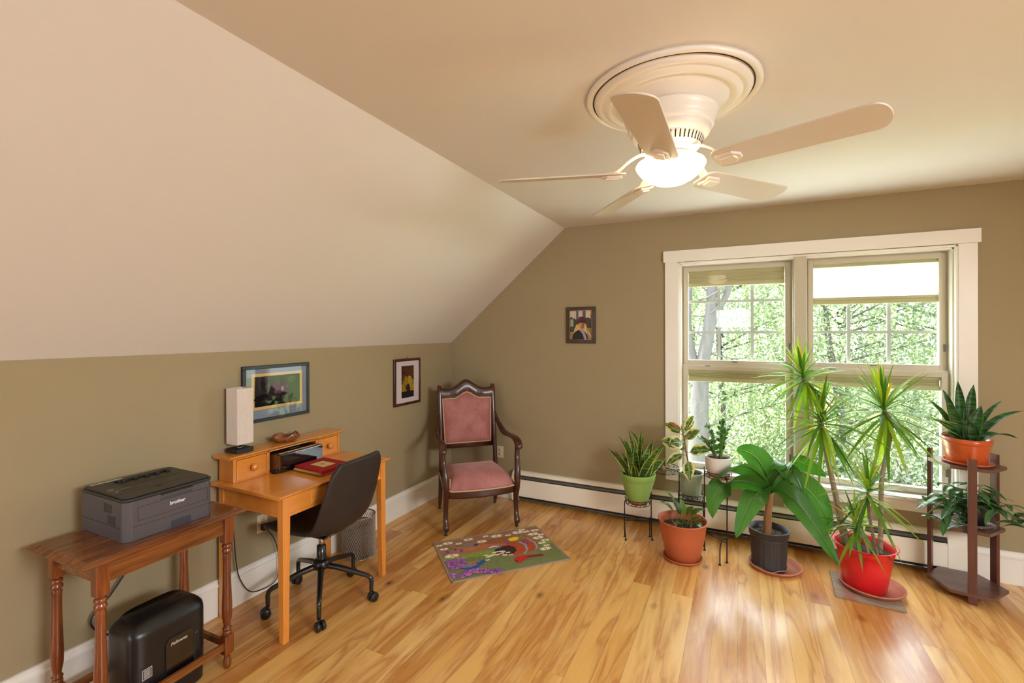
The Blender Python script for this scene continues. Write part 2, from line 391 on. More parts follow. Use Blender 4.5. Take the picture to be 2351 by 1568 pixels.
mb = MB(); mb.box((2.137, -.018, .383), (4.09, 0, .463)); mb.build('apron', m_trim, w, bevel=.002)
def frame(mb, x0, x1, z0, z1, t, y0, y1, tb=None, tt=None):
    tb = tb or t; tt = tt or t
    mb.box((x0, y0, z0), (x0+t, y1, z1)); mb.box((x1-t, y0, z0), (x1, y1, z1)); mb.box((x0+t, y0, z0), (x1-t, y1, z0+tb)); mb.box((x0+t, y0, z1-tt), (x1-t, y1, z1))
for (a, b) in ((2.262, 3.058), (3.15, 3.972)):
    for up in (0, 1):
        if up: z0, z1, y0 = 1.333, 2.161, .085
        else: z0, z1, y0 = .487, 1.345, .045
        s = MB(); frame(s, a, b, z0, z1, .032, y0+.012, y0+.05); frame(s, a+.012, b-.012, z0+.012, z1-.012, .034, y0, y0+.045)
        g0, g1 = a+.046, b-.046
        so = s.build('sash', m_sash, w, bevel=.0015)
        MB().box((g0-.003, y0+.014, z0+.043), (g1+.003, y0+.017, z1-.043)).build('window_glass', m_glass, so)
        MB().box((g0-.003, y0+.046, z0+.043), (g1+.003, y0+.049, z1-.043)).build('window_glass', m_glass, so)
        l = MB(); cx = (a+b)/2 + (.0 if up else -.2 if a < 3 else -.25); l.box((cx-.02, y0-.006, z1-.014 if not up else z0+.03), (cx+.02, y0+.004, z1-.004 if not up else z0+.04))
        l.box((b-.024, y0-.006, z0+.14), (b-.012, y0+.002, z0+.19)); l.build('latch', m_fin, so, bevel=.002)
        if up:
            g = MB(); xs = (2.542, 2.786) if a < 3 else (3.424, 3.662)
            for x in xs: g.box((x-.011, y0+.051, z0+.04), (x+.011, y0+.062, z1-.04))
            for z in (1.608, 1.863): g.box((g0, y0+.0515, z-.010), (g1, y0+.0615, z+.010))
            g.build('muntin', m_white, so)
# pleated shades between the panes
def shademat():
    M = Mat('pleated_shade_cloth'); c = s2l((238, 236, 222))
    zc = M.n('ShaderNodeSeparateXYZ'); M.link(M.coord((1, 1, 1)), zc.inputs[0])
    M.set(Base__Color=M.mix(M.noise(M.coord((2, 2, 60)), 3, 3), c, tuple(x*.92 for x in c)), Roughness=.8)
    t = M.n('ShaderNodeBsdfTranslucent'); t.inputs[0].default_value = (.95, .96, .93, 1)
    x = M.n('ShaderNodeMixShader'); x.inputs[0].default_value = .7; M.link(M.b.outputs[0], x.inputs[1]); M.link(t.outputs[0], x.inputs[2]); M.link(x.outputs[0], M.out.inputs[0]); return M.m
m_shade = shademat(); m_rail = simple('shade_rail_olive', (196, 186, 140), .5, vary=.08, scale=8, stretch=(1, 1, 20))
m_stack = simple('folded_shade_cloth', (206, 196, 158), .8, vary=.06, scale=10)
def shade(x0, x1, ztop, zbot, y, pleats, label):
    t = thing('window_shade', label, 'window shade', ((x0+x1)/2, y, ztop), 0, 'pleated shades between the window panes'); hw = (x1-x0)/2; d = zbot-ztop
    MB().box((-hw, -.007, -.022), (hw, .007, 0)).build('head_rail', m_rail, t, bevel=.001)
    mb = MB(); hgt = -d-.022-.03; n = pleats*2; pts = [(.006*(1 if i % 2 else -1), -.022-hgt*i/n) for i in range(n+1)]
    mb.add([V(sx*hw, a, b) for a, b in pts for sx in (-1, 1)], [(2*i, 2*i+1, 2*i+3, 2*i+2) for i in range(n)])
    for i in range(len(mb.fs)): mb.fs[i] = False
    mb.build('pleated_fabric', m_shade if pleats > 8 else m_stack, t)
    if pleats > 8: MB().box((-hw, -.008, d+.03), (hw, .008, d+.052)).build('folded_hem', m_stack, t, bevel=.004)
    MB().box((-hw, -.009, d), (hw, .009, d+.03)).build('bottom_rail', m_rail, t, bevel=.003)
shade(2.31, 3.01, 2.115, 1.99, .117, 4, 'narrow raised pleated shade at the top of the left upper pane')
shade(3.198, 3.924, 2.115, 1.815, .117, 16, 'bright white half-lowered pleated shade in the right upper pane')
shade(2.31, 3.01, 1.30, 1.205, .077, 3, 'raised olive pleated shade at the top of the left lower pane')
shade(3.198, 3.924, 1.30, 1.205, .077, 3, 'raised olive pleated shade in the right lower pane behind the dracaena')

# ------------------------------------------------------------------ baseboard heater
t = thing('baseboard_heater', 'long cream metal baseboard heater under the window', 'heater', (0, 0, 0))
x0, x1 = .80, 3.92
mb = MB(); mb.prism([(-.001, .03), (-.006, .03), (-.006, .262), (-.048, .262), (-.056, .252), (-.060, .256), (-.052, .272), (-.036, .284), (-.001, .284)], x0, x1, 'x'); mb.build('hood', m_heat, t)
mb = MB(); mb.prism([(-.062, .055), (-.066, .055), (-.072, .062), (-.072, .205), (-.064, .215), (-.060, .215), (-.066, .204), (-.066, .064)], x0, x1, 'x'); mb.build('front_cover', m_heat, t)
mb = MB(); mb.prism([(-.036, .248), (-.040, .251), (-.068, .226), (-.062, .222)], x0, x1, 'x'); mb.build('damper', m_fin, t)
mb = MB(); mb.box((x0, -.055, .03), (x1, -.007, .20)); mb.build('cavity_shade', m_dark, t)  # plain dark block stands in for the shaded hollow behind the cover
mb = MB(); mb.prism([(-.06, .028), (-.068, .036), (-.066, .040), (-.055, .034)], x0, x1, 'x'); mb.build('lower_rail', m_fin, t)
cap = [(-.001, .012), (-.074, .012), (-.076, .02), (-.076, .212), (-.068, .252), (-.052, .278), (-.036, .288), (-.001, .288)]
for a, b in ((.73, .80), (3.92, 4.03)): MB().prism(cap, a, b, 'x').build('end_cap', m_heat, t, bevel=.004)

# ------------------------------------------------------------------ outlets
def outlet(name, label, loc, rz, blank=False):
    t = thing(name, label, 'outlet', loc, rz); MB().box((-.035, -.006, -.057), (.035, 0, .057)).build('cover_plate', m_ivory, t, bevel=.002)
    for dz in (-.02, .02):
        r = MB().lathe([(0, 0), (.016, 0), (.0165, -.002), (.0165, -.004), (0, -.0045)][::-1] and [(0.0165, 0), (.0165, -.003), (0, -.003)], (0, -.005, dz), 20, 'y').build('receptacle', m_ivory, t)
        s = MB(); s.box((-.008, -.0092, dz-.002), (-.006, -.007, dz+.008)); s.box((.005, -.0092, dz-.001), (.007, -.007, dz+.007)); s.lathe([(.0025, 0), (.0025, -.002)], (0, -.0075, dz-.009), 10, 'y')
        s.build('slot', m_dark, r)
    return t
outlet('wall_outlet', 'ivory wall outlet beside the armchair', (.573, 0, .437), 0)
outlet('wall_outlet', 'ivory wall outlet under the window apron behind the banana plant', (3.03, 0, .345), 0)
outlet('wall_outlet', 'ivory wall outlet with a black plug under the desk', (0, -2.14, .425), PI/2)

# ------------------------------------------------------------------ ceiling medallion and fan
FX, FY = 2.45, -2.11
t = thing('ceiling_medallion', 'round white moulded ceiling medallion above the fan', 'ceiling medallion', (FX, FY, CE))
mb = MB(); prof = [(.330, 0), (.332, -.012), (.326, -.02), (.318, -.021), (.309, -.014), (.3, -.012), (.298, -.022), (.289, -.032), (.275, -.034), (.268, -.030), (.262, -.034), (.25, -.046), (.235, -.047), (.226, -.041), (.21, -.05), (.19, -.068), (.175, -.078), (.168, -.085), (.0, -.085)]
mb.lathe(prof, n=96); mb.build('medallion_disc', m_fan, t)
mb = MB(); mb.tube([(.304*math.cos(a), .304*math.sin(a), -.0135) for a in [2*PI*i/96 for i in range(96)]], .0022, 6, True); tag(mb.build('groove', m_dark, t), 'dark groove line')
fan = thing('ceiling_fan', 'white five-blade ceiling fan with a lit glass bowl', 'ceiling fan', (FX, FY, CE-.085))
Z0 = CE-.085
def fz(z): return z-Z0
mb = MB(); mb.lathe([(.178, 0), (.18, fz(2.478)), (.176, fz(2.465)), (.168, fz(2.452)), (.163, fz(2.44)), (.165, fz(2.43)), (.158, fz(2.42)), (.148, fz(2.415)), (.15, fz(2.408)), (.146, fz(2.398)), (.134, fz(2.392)), (.128, fz(2.385))], n=72)
mb.build('motor_housing', m_fan, fan)
mb = MB(); mb.lathe([(.130, fz(2.395)), (.126, fz(2.382)), (.112, fz(2.35)), (.105, fz(2.345))], n=72); vt = mb.build('vent_ring', m_fan, fan)
mb = MB()
for i in range(44):
    a = 2*PI*i/44; M4 = Matrix.Rotation(a, 4, 'Z')
    mb.add([M4 @ V(.1262, -.0022, fz(2.380)), M4 @ V(.1262, .0022, fz(2.380)), M4 @ V(.1148, .0022, fz(2.354)), M4 @ V(.1148, -.0022, fz(2.354))] + [M4 @ V(.118, y, z) for y, z in ((-.0022, fz(2.38)), (.0022, fz(2.38)), (.0022, fz(2.354)), (-.0022, fz(2.354)))], [(0, 1, 2, 3), (0, 4, 5, 1), (1, 5, 6, 2), (2, 6, 7, 3)])
mb.build('vent_slot', m_dark, vt)
mb = MB(); mb.lathe([(.09, fz(2.352)), (.098, fz(2.345)), (.098, fz(2.33)), (.09, fz(2.325)), (.07, fz(2.325))], n=48); mb.build('flywheel', m_fan, fan)
mb = MB(); mb.lathe([(.062, fz(2.326)), (.066, fz(2.322)), (.086, fz(2.320)), (.090, fz(2.316)), (.090, fz(2.309)), (.08, fz(2.308))], n=56); mb.build('light_fitter', m_fan, fan)
M = Mat('lit_opal_glass'); em = s2l((255, 226, 168))
M.set(Base__Color=M.mix(M.noise(M.coord(), 6, 2), (.9, .85, .75), (.95, .9, .8)), Roughness=.25); M.b.inputs['Emission Color'].default_value = (1, .80, .52, 1); M.b.inputs['Emission Strength'].default_value = 5.0
mb = MB(); mb.lathe([(.086, fz(2.312)), (.112, fz(2.305)), (.130, fz(2.294)), (.135, fz(2.285)), (.131, fz(2.275)), (.116, fz(2.254)), (.092, fz(2.233)), (.062, fz(2.217)), (.030, fz(2.208)), (0, fz(2.206))], n=56); tag(mb.build('glass_bowl', M.m, fan), 'glowing opal glass bowl')
BZ = fz(2.258)
def fan_blade():
    n = 60; L0, L1 = .175, .70
    def outline():
        pts = []
        for i in range(n+1):
            t = .5-.5*math.cos(PI*i/n); x = L0+(L1-L0)*t; hw = .060+.010*t
            if t < .08: hw *= math.sqrt(max(0, 1-((.08-t)/.08)**2))*.55+.45
            if t > .9: hw *= math.sqrt(max(0, 1-((t-.9)/.1)**2.6))
            pts.append((x, hw))
        return [(x, -h) for x, h in pts] + [(x, h) for x, h in reversed(pts[:-1])]
    return outline()
blade_poly = fan_blade(); m_blade = simple('blade_white', (216, 208, 198), .4, vary=.02)
for k in range(5):
    ang = math.radians((-20.5, 54, 128, 196.5, 269)[k]); R = Matrix.Rotation(ang, 4, 'Z') @ Matrix.Translation((0, 0, BZ)) @ Matrix.Rotation(math.radians(-14), 4, 'X')
    bl = MB().prism(blade_poly, 0, .006, 'z', R).build('blade', m_blade, fan, bevel=.0015)
    mb = MB(); R2 = Matrix.Rotation(ang, 4, 'Z')
    pts = spline([R2 @ V(.075, 0, fz(2.338)), R2 @ V(.12, 0, fz(2.333)), R2 @ V(.165, 0, fz(2.308)), R @ V(.215, 0, .010), R @ V(.27, 0, .008)], 6)
    mb.sweep(pts, lerp_list([(.03, .008), (.026, .008), (.03, .008), (.05, .006), (.03, .006)], 6), R2.to_3x3() @ V(0, 1, 0), 6, 12)
    mb.prism([(.188, -.03), (.25, -.034), (.275, -.012), (.275, .012), (.25, .034), (.188, .03), (.2, 0)], -.010, .0, 'z', R)
    mb.prism([(.205, -.017), (.255, -.02), (.262, 0), (.255, .02), (.205, .017)], -.017, -.009, 'z', R)
    mb.build('blade_bracket', m_fan, fan, bevel=.002)

# ------------------------------------------------------------------ pictures
def picture(name, label, loc, rz, wdt, hgt, fw, depth, m_frame, mats, build_print, cat='picture', glass=True):
    t = thing(name, label, cat, loc, rz); hw, hh = wdt/2, hgt/2      # local: X right, Z up, -Y towards the room
    mb = MB()
    for (a0, b0, a1, b1) in ((-hw, hh-fw, hw, hh), (-hw, -hh, hw, -hh+fw), (-hw, -hh+fw, -hw+fw, hh-fw), (hw-fw, -hh+fw, hw, hh-fw)): mb.box((a0, -depth, b0), (a1, 0, b1))
    mb.build('frame', m_frame, t, bevel=.003)
    build_print(t, hw-fw, hh-fw, depth)
    if glass: MB().box((-hw+fw, -depth+.003, -hh+fw), (hw-fw, -depth+.0045, hh-fw)).build('glass', m_pglass, t)
    return t
def flat(mb, pts, y, mi):
    mb.cur = mi; s = mb.sm; mb.sm = False; mb.add([V(a, y, b) for a, b in pts], [list(range(len(pts)))]); mb.sm = s
def ell(cx, cy, rx, ry, n=20, rot=0):
    return [(cx+rx*math.cos(a)*math.cos(rot)-ry*math.sin(a)*math.sin(rot), cy+rx*math.cos(a)*math.sin(rot)+ry*math.sin(a)*math.cos(rot)) for a in [2*PI*i/n for i in range(n)]]
def rect(a, b, c, d): return [(a, b), (c, b), (c, d), (a, d)]
# orchid picture
def orchid(t, iw, ih, dp):
    MB().box((-iw, -dp+.006, -ih), (iw, -dp+.012, ih)).build('mat_board', simple('mat_slate_blue', (124, 134, 148), .9, vary=.03), t)
    a, b = iw-.035, ih-.042
    MB().box((-a, -dp+.0052, -b+.013), (a, -dp+.007, b+.013)).build('inner_mat', simple('mat_straw', (206, 172, 112), .9, vary=.03), t)
    a -= .02; b -= .018
    cols = [(46, 38, 46), (96, 66, 96), (170, 120, 160), (22, 20, 22), (70, 78, 60)]
    mats = [simple('orchid_print_%s' % 'abcde'[i], c, .9, vary=.35, scale=30, spec=.05) for i, c in enumerate(cols)]
    mb = MB(); flat(mb, rect(-a, -b, a, b), 0, 0); y = -.0003
    flat(mb, ell(.02, .0, .055, .02, 20, .3), y, 1); flat(mb, ell(.035, .03, .02, .045, 20, .35), y*2, 1); flat(mb, ell(-.01, .02, .02, .05, 20, .9), y*3, 1); flat(mb, ell(.06, -.01, .045, .014, 20, -.3), y*4, 1); flat(mb, ell(.03, .005, .012, .016, 16), y*5, 2)
    flat(mb, ell(-.1, .03, .018, .04, 16, .5), y, 3); flat(mb, ell(-.12, -.04, .05, .02, 16, .2), y*2, 3); flat(mb, ell(.09, -.06, .03, .012, 16, .8), y*3, 3); flat(mb, rect(-a, -b, a, -b+.03), y, 3); flat(mb, ell(.1, .06, .03, .02, 16), y, 4)
    for q in range(6): flat(mb, [(-.05+q*.03, -b+.03), (-.045+q*.03, -b+.03), (-.02+q*.024, .0)], y*6, 3)
    mb.build('print', mats, t, loc=(0, -dp+.005, .013))
picture('framed_picture', 'black-framed dark orchid picture with blue mat above the desk', (0, -2.034, 1.238), PI/2, .482, .352, .022, .022, simple('black_frame', (32, 33, 38), .35), None, orchid)
def autumn(t, iw, ih, dp):
    MB().box((-iw, -dp+.006, -ih), (iw, -dp+.012, ih)).build('mat_board', simple('mat_lilac_white', (206, 196, 200), .9, vary=.02), t)
    M = Mat('autumn_leaves_print'); v = M.coord((1, 1, 1)); n1 = M.noise(v, 60, 5, .7); sp = M.n('ShaderNodeSeparateXYZ'); M.link(v, sp.inputs[0])
    bgc = M.ramp(n1, [(.35, s2l((24, 18, 22))), (.5, s2l((110, 54, 22))), (.65, s2l((176, 96, 40)))])
    bgc = M.mix(M.ramp(sp.outputs[2], [(.0, (1,)*3), (.04, (0,)*3)]), bgc, s2l((28, 22, 26)))
    # arch of yellow foliage
    n0 = M.noise(v, 22, 3, .6); n3 = M.noise(v, 28, 2, .5)
    r = M.math('SQRT', M.math('ADD', M.math('POWER', M.math('ADD', M.math('MULTIPLY', sp.outputs[0], 1.25), M.math('MULTIPLY', M.math('SUBTRACT', n3, .5), .09)), 2.0), M.math('POWER', M.math('ADD', sp.outputs[2], .06), 2.0)))
    band = M.math('SUBTRACT', 1.0, M.math('DIVIDE', M.math('ABSOLUTE', M.math('SUBTRACT', r, .075)), M.math('MULTIPLY', n0, .11)))
    low = M.ramp(sp.outputs[2], [(.0, (1,)*3), (1, (1,)*3)])
    msk = M.ramp(M.math('MULTIPLY', M.math('MULTIPLY', band, M.math('GREATER_THAN', sp.outputs[2], -.085)), M.math('MULTIPLY', n1, 1.9)), [(.22, (0,)*3), (.4, (1,)*3)])
    c = M.mix(msk, bgc, M.ramp(M.noise(v, 120, 2), [(.4, s2l((196, 130, 20))), (.6, s2l((240, 206, 40)))]))
    M.set(Base__Color=c, Roughness=.7)
    MB().box((-.085, -dp+.0045, -.142), (.085, -dp+.006, .142)).build('print', M.m, t)
    mb = MB(); mb.lathe([(.006, 0), (.006, -.004), (0, -.005)], (0, -.012, ih+.022+.012), 12, 'y'); mb.tube([(0, -.01, ih+.034), (0, -.01, ih+.016)], .0015, 6); tag(mb.build('hook', simple('brass', (150, 110, 60), .3, metal=1), t), 'small brass hanging hook')
picture('framed_picture', 'dark-red framed picture of yellow autumn leaves beside the armchair', (0, -.725, 1.175), PI/2, .365, .415, .024, .02, wood('red_brown_frame', (84, 34, 24), (50, 18, 14), 'z', .25, .5), None, autumn)
def portrait(t, iw, ih, dp):
    cols = dict(sky=(206, 190, 170), tow=(84, 92, 112), city=(66, 66, 60), grn=(150, 170, 140), gnd=(150, 130, 90), hat=(96, 34, 44), hat2=(60, 24, 34), hair=(214, 176, 100), face=(206, 150, 110), fsh=(150, 96, 66), coat=(34, 28, 28), shirt=(150, 150, 184), rail=(210, 200, 160))
    ks = list(cols); mats = [simple('photo_'+k, cols[k], .6, vary=.15, scale=60) for k in ks]; I = {k: i for i, k in enumerate(ks)}
    mb = MB(); cnt = [0]
    def F(pts, k): cnt[0] += 1; flat(mb, [((u-.5)*2*iw, (.5-v)*2*ih) for u, v in pts], -.00012*cnt[0], I[k])
    F(rect(0, 1, 1, 0), 'sky'); F(rect(.29, .35, .39, 0), 'tow'); F(rect(.58, .35, .72, 0), 'tow'); F([(.93, .9), (1, .9), (1, .1), (.95, .15)], 'tow')
    F([(0, .62), (0, .26), (.06, .2), (.12, .25), (.2, .28), (.22, .22), (.25, .3), (.4, .32), (.7, .25), (.85, .24), (.95, .3), (1, .62)], 'city')
    F(rect(.02, .55, .16, .3), 'grn'); F([(0, .62), (1, .6), (1, 1), (0, 1)], 'gnd'); F(rect(0, .74, .2, .62), 'city'); F([(.8, .72), (1, .98), (1, .9), (.84, .72)], 'rail')
    F([(.3, .48), (.22, .62), (.16, .78), (.3, .84), (.5, .8), (.72, .84), (.8, .8), (.78, .6), (.72, .44)], 'hair')
    F(ell(.53, .52, .13, .14), 'face'); F([(.53, .40), (.66, .42), (.66, .56), (.58, .66), (.55, .6)], 'fsh'); F(ell(.47, .49, .02, .012, 10), 'hat2'); F(ell(.58, .49, .02, .012, 10), 'hat2'); F(ell(.52, .59, .04, .012, 12), 'hat'); F(ell(.52, .54, .015, .03, 10), 'fsh')
    F([(.44, .66), (.64, .66), (.72, .78), (.8, 1), (.62, 1), (.6, .8)], 'shirt')
    F([(.1, 1), (.14, .82), (.26, .72), (.42, .66), (.54, .76), (.6, .84), (.66, 1)], 'coat'); F([(.64, .7), (.72, .76), (.8, .85), (.84, 1), (.78, 1), (.7, .8)], 'coat')
    F([(.27, .46), (.32, .41), (.38, .39), (.38, .3), (.43, .22), (.52, .2), (.64, .22), (.7, .28), (.73, .4), (.8, .43), (.76, .47), (.6, .42), (.45, .43)], 'hat'); F([(.37, .38), (.38, .35), (.72, .35), (.73, .39)], 'hat2')
    mb.build('photo', mats, t, loc=(0, -dp+.010, 0))
    g = MB()
    for (a, b, rr) in ((iw+.001, ih+.001, .006),):
        for (p, q) in (((-a, -b), (a, -b)), ((a, -b), (a, b)), ((a, b), (-a, b)), ((-a, b), (-a, -b))):
            g.sweep([V(p[0], -dp-.0005, p[1]), V(q[0], -dp-.0005, q[1])], (.007, .005), (0, 1, 0), 4, 8)
    tag(g.build('gilt_liner', simple('gilt', (196, 136, 40), .3, metal=.7), t), 'gold inner liner')
picture('framed_photo', 'small gilt framed photo of a woman in a red hat', (1.404, 0, 1.677), 0, .275, .33, .034, .02, simple('dark_brown_frame', (56, 30, 16), .3, coat=.4), None, portrait, 'framed photo', False)

# ------------------------------------------------------------------ writing desk
DX0, DX1, DY0, DY1, DZ = .012, .592, -2.462, -1.625, .775
t = thing('writing_desk', 'honey-coloured wooden writing desk with tapered square legs', 'desk', (0, 0, 0))
mb = MB(); mb.prism([(DX0, DZ-.004), (DX0, DZ), (DX1, DZ), (DX1, DZ-.005), (DX1-.016, DZ-.019), (DX0, DZ-.019)], DY0, DY1, 'y')
o = mb.build('tabletop', m_cherryx, t, bevel=.004)
LY0, LY1, LX0, LX1 = -2.432, -1.655, .035, .572
for lx, sx in ((LX0, 1), (LX1, -1)):
    for ly, sy in ((LY0, 1), (LY1, -1)):
        mb = MB(); mb.sm = False
        z1 = DZ-.019; a = .044; b = .034
        def q(s, z): return [V(lx, ly, z), V(lx+sx*s, ly, z), V(lx+sx*s, ly+sy*s, z), V(lx, ly+sy*s, z)]
        mb.add(q(a, z1)+q(a, .64)+q(b, 0), [(0, 1, 2, 3), (0, 4, 5, 1), (1, 5, 6, 2), (2, 6, 7, 3), (3, 7, 4, 0), (4, 8, 9, 5), (5, 9, 10, 6), (6, 10, 11, 7), (7, 11, 8, 4), (8, 11, 10, 9)])
        mb.build('leg', m_cherryz, t, bevel=.002)
za, zb = .655, DZ-.019
mb = MB(); mb.box((LX0+.044, LY0+.006, za), (LX1-.044, LY0+.022, zb)); mb.box((LX0+.044, LY1-.022, za), (LX1-.044, LY1-.006, zb)); mb.box((LX0+.006, LY0+.044, za), (LX0+.022, LY1-.044, zb)); mb.box((LX1-.022, LY0+.044, za), (LX1-.006, LY1-.044, zb))
mb.box((LX0+.044, LY0+.002, za-.004), (LX1-.044, LY0+.022, za+.012)); mb.box((LX1-.022, LY0+.044, za-.004), (LX1-.002, LY1-.044, za+.012))
mb.build('apron', m_cherryx, t, bevel=.002)
mb = MB(); mb.box((LX1-.022, -2.25, za+.016), (LX1-.001, -1.85, zb-.008)); mb.build('drawer', m_cherryx, t, bevel=.002)

t = thing('desk_hutch', 'low wooden desk hutch with two small knobbed drawers', 'hutch', (0, 0, DZ))
HY0, HY1, HX = -2.42, -1.65, .15; hz = .132
mb = MB()
for y in (HY0, -2.213, -1.853, HY1-.018): mb.box((.03, y, 0), (HX, y+.018, hz))
mb.box((.022, HY0, 0), (.03, HY1, hz)); mb.box((.03, HY0+.018, hz-.008), (HX, HY1-.018, hz)); mb.box((.03, HY0+.018, 0), (HX-.004, -2.213, .008)); mb.box((.03, -1.835, 0), (HX-.004, HY1-.018, .008))
mb.build('case', m_cherryz, t, bevel=.001)
mb = MB(); mb.prism([(.012, hz), (HX+.006, hz), (HX+.024, hz+.014), (HX+.024, hz+.019), (.012, hz+.019)], HY0-.03, HY1+.03, 'y'); mb.build('top_board', m_cherryx, t, bevel=.002)
for ya, yb in ((HY0+.021, -2.216), (-1.832, HY1-.021)):
    d = MB().box((HX-.012, ya, .010), (HX+.001, yb, hz-.011)).build('drawer', m_cherryx, t, bevel=.0015)
    mb = MB(); mb.lathe([(.010, 0), (.009, .008), (.015, .013), (.021, .020), (.0215, .027), (.016, .035), (0, .038)], (HX+.001, (ya+yb)/2, hz/2), 24, 'x'); mb.build('knob', m_cherryz, d)

# table lamp
t = thing('table_lamp', 'table lamp with tall white linen shade on black base', 'lamp', (.082, -2.335, DZ+.151))
MB().box((-.05, -.05, 0), (.05, .05, .026)).build('base', simple('black_wood_base', (30, 31, 34), .5), t, bevel=.002)
MB().lathe([(.018, .026), (.018, .03), (.006, .033), (.006, .09)], n=20).build('stem', m_chrome, t)
M = Mat('linen_shade'); v = M.coord((1, 1, .25)); nz = M.noise(v, 90, 4, .7); c = M.mix(nz, s2l((232, 220, 210)), s2l((206, 192, 182))); M.set(Base__Color=c, Roughness=.9); M.bump(nz, .2, .001)
mb = MB(); a = .049; b = .0475
for p, q in (((-a, -a), (a, -b)), ((-a, b), (a, a)), ((-a, -b), (-b, b)), ((b, -b), (a, b))): mb.box((p[0], p[1], .052), (q[0], q[1], .372))
mb.build('lamp_shade', M.m, t)
mb = MB(); mb.tube([(-.047, 0, .34), (.047, 0, .34)], .0015, 6); mb.tube([(0, -.047, .34), (0, .047, .34)], .0015, 6); mb.build('shade_fitting', m_chrome, t)

# carved bowl
t = thing('carved_bowl', 'rough carved wooden bowl with a wavy edge on the hutch', 'bowl', (.095, -2.035, DZ+.151))
mb = MB(); rnd = random.Random(3)
def bowl(sc, zo):
    def fn(u, v):
        a = 2*PI*u; wob = 1+.13*math.sin(3*a+.6)+.10*math.sin(5*a+2)+.06*math.sin(9*a)
        r = (.02+.06*v**.7)*wob*sc; return V(r*math.cos(a)*.78, r*math.sin(a)*1.15, zo+.034*v**1.8*(1+.35*math.sin(4*a+1)))
    return fn
mb.grid(bowl(1, 0), 40, 6, True); mb.grid(bowl(.88, .007), 40, 6, True)
n = 40; b0 = 6*n; b1 = 7*n+6*n
mb.f += [[b0+i, b0+(i+1) % n, b1+(i+1) % n, b1+i] for i in range(n)]; mb.m += [0]*n; mb.fs += [True]*n
mb.add([], [])
mb.f += [list(range(n))[::-1], [7*n+i for i in range(n)]]; mb.m += [0, 0]; mb.fs += [True, True]
mb.build('bowl_body', wood('burl_wood', (172, 106, 62), (110, 58, 30), 'y', .45, .2, 1.5), t)

# glossy black box in the hutch
t = thing('speaker_box', 'glossy black box with wooden end standing inside the desk hutch', 'box', (0, 0, DZ))
m_gloss = simple('piano_black', (12, 12, 15), .05, coat=1.0, vary=.1)
MB().box((.07, -2.178, .002), (.235, -1.872, .112)).build('cabinet', m_gloss, t, bevel=.006, seg=3)
tag(MB().box((.10, -2.1815, .006), (.222, -2.1775, .104)).build('side_panel', wood('brown_end', (128, 82, 50), (84, 50, 28), 'z', .4), t, bevel=.001), 'brown wooden end panel')
MB().box((.15, -2.06, .112), (.152, -1.98, .1124)).build('marking', simple('silver_print', (170, 170, 170), .4), t)
MB().box((.2352, -2.168, .03), (.2358, -2.15, .032)).build('marking', simple('silver_print_b', (130, 130, 130), .4), t)
t = thing('desk_gadget', 'small black charger lump at the foot of the black box', 'charger', (.20, -2.195, DZ)); M4 = Matrix.Rotation(.4, 4, 'Z')
MB().box((-.02, -.012, 0), (.02, .012, .022), M4).build('charger_body', m_black, t, bevel=.006, seg=3)
mb = MB(); mb.tube(spline([(-.018, 0, .01), (-.04, .0, .006), (-.06, .006, .004), (-.09, .01, .004)], 6), .003, 8); mb.build('cord', m_black, t)

# red album
t = thing('photo_album', 'red cloth spiral-bound album with a cream label on the desk', 'album', (.385, -2.02, DZ), math.radians(-3))
# local: X along spiral edge (away from wall), Y along the other side
MB().box((-.118, -.085, .004), (.118, .115, .010)).build('pages', m_white, t)
MB().box((-.125, -.092, .010), (.125, .120, .034)).build('cover', simple('red_cloth', (168, 18, 28), .75, vary=.1, scale=60, bump=.2, bscale=600), t, bevel=.003)
MB().box((-.055, -.035, .034), (.065, .055, .0348)).build('cover_label', simple('cream_paper', (222, 200, 140), .7, vary=.06), t)
mb = MB(); mb.prism(ell(0, .012, .014, .006, 8, .5), .0349, .0352, 'z'); mb.prism([(-.03, .0), (.0, -.004), (.035, .004), (.0, .0)], .0349, .0352, 'z'); tag(mb.build('motif', simple('brown_ink', (96, 70, 40), .7), t), 'small brown sketch on the label')
mb = MB()
for i in range(34):
    x = -.118+i*.00715; mb.tube([(x, -.094+.009*math.cos(a), .011+.009*math.sin(a)) for a in [2*PI*k/12 for k in range(12)]], .0016, 5, True)
tag(mb.build('spiral_binding', simple('gold_wire', (200, 168, 96), .3, metal=.9), t), 'gold wire binding')
MB().box((-.125, -.09, 0), (.125, .12, .004)).build('back_cover', simple('red_cloth_b', (150, 16, 26), .75), t)

# ------------------------------------------------------------------ office chair
t = thing('office_chair', 'black swivel office chair on five casters at the desk', 'office chair', (.424, -2.055, 0), math.radians(94))
# local: +Y is the sitter's back... facing local -Y would be world +X after rotation; the chair faces the desk
m_leath = simple('black_leatherette', (40, 34, 33), .42, vary=.08, scale=30, bump=.25, bscale=260)
prof = spline([(0, .235, .472), (0, .20, .484), (0, .10, .466), (0, -.02, .456), (0, -.13, .462), (0, -.205, .50), (0, -.245, .60), (0, -.272, .72), (0, -.292, .83), (0, -.30, .895)], 6)
wl = lerp_list([.20, .222, .232, .235, .235, .235, .232, .222, .205, .165], 6)
rl = lerp_list([.012, .02, .035, .05, .06, .062, .05, .035, .02, .006], 6)
mb = MB(); NP = len(prof)
def seat(u, v):
    i = min(int(v*(NP-1)+.5), NP-1); p = prof[i]; q = prof[min(i+1, NP-1)]-prof[max(i-1, 0)]; tn = q.normalized(); nr = V(1, 0, 0).cross(tn)
    s = 2*u-1; nr = -nr if nr.z < -.01 or (abs(nr.z) <= .01 and nr.y < 0) else nr
    if nr.y < 0 and v > .4: nr = -nr
    return V(s*wl[i], 0, 0) + p + nr*(abs(s)**2.6*rl[i])
mb.grid(seat, 20, NP-1)
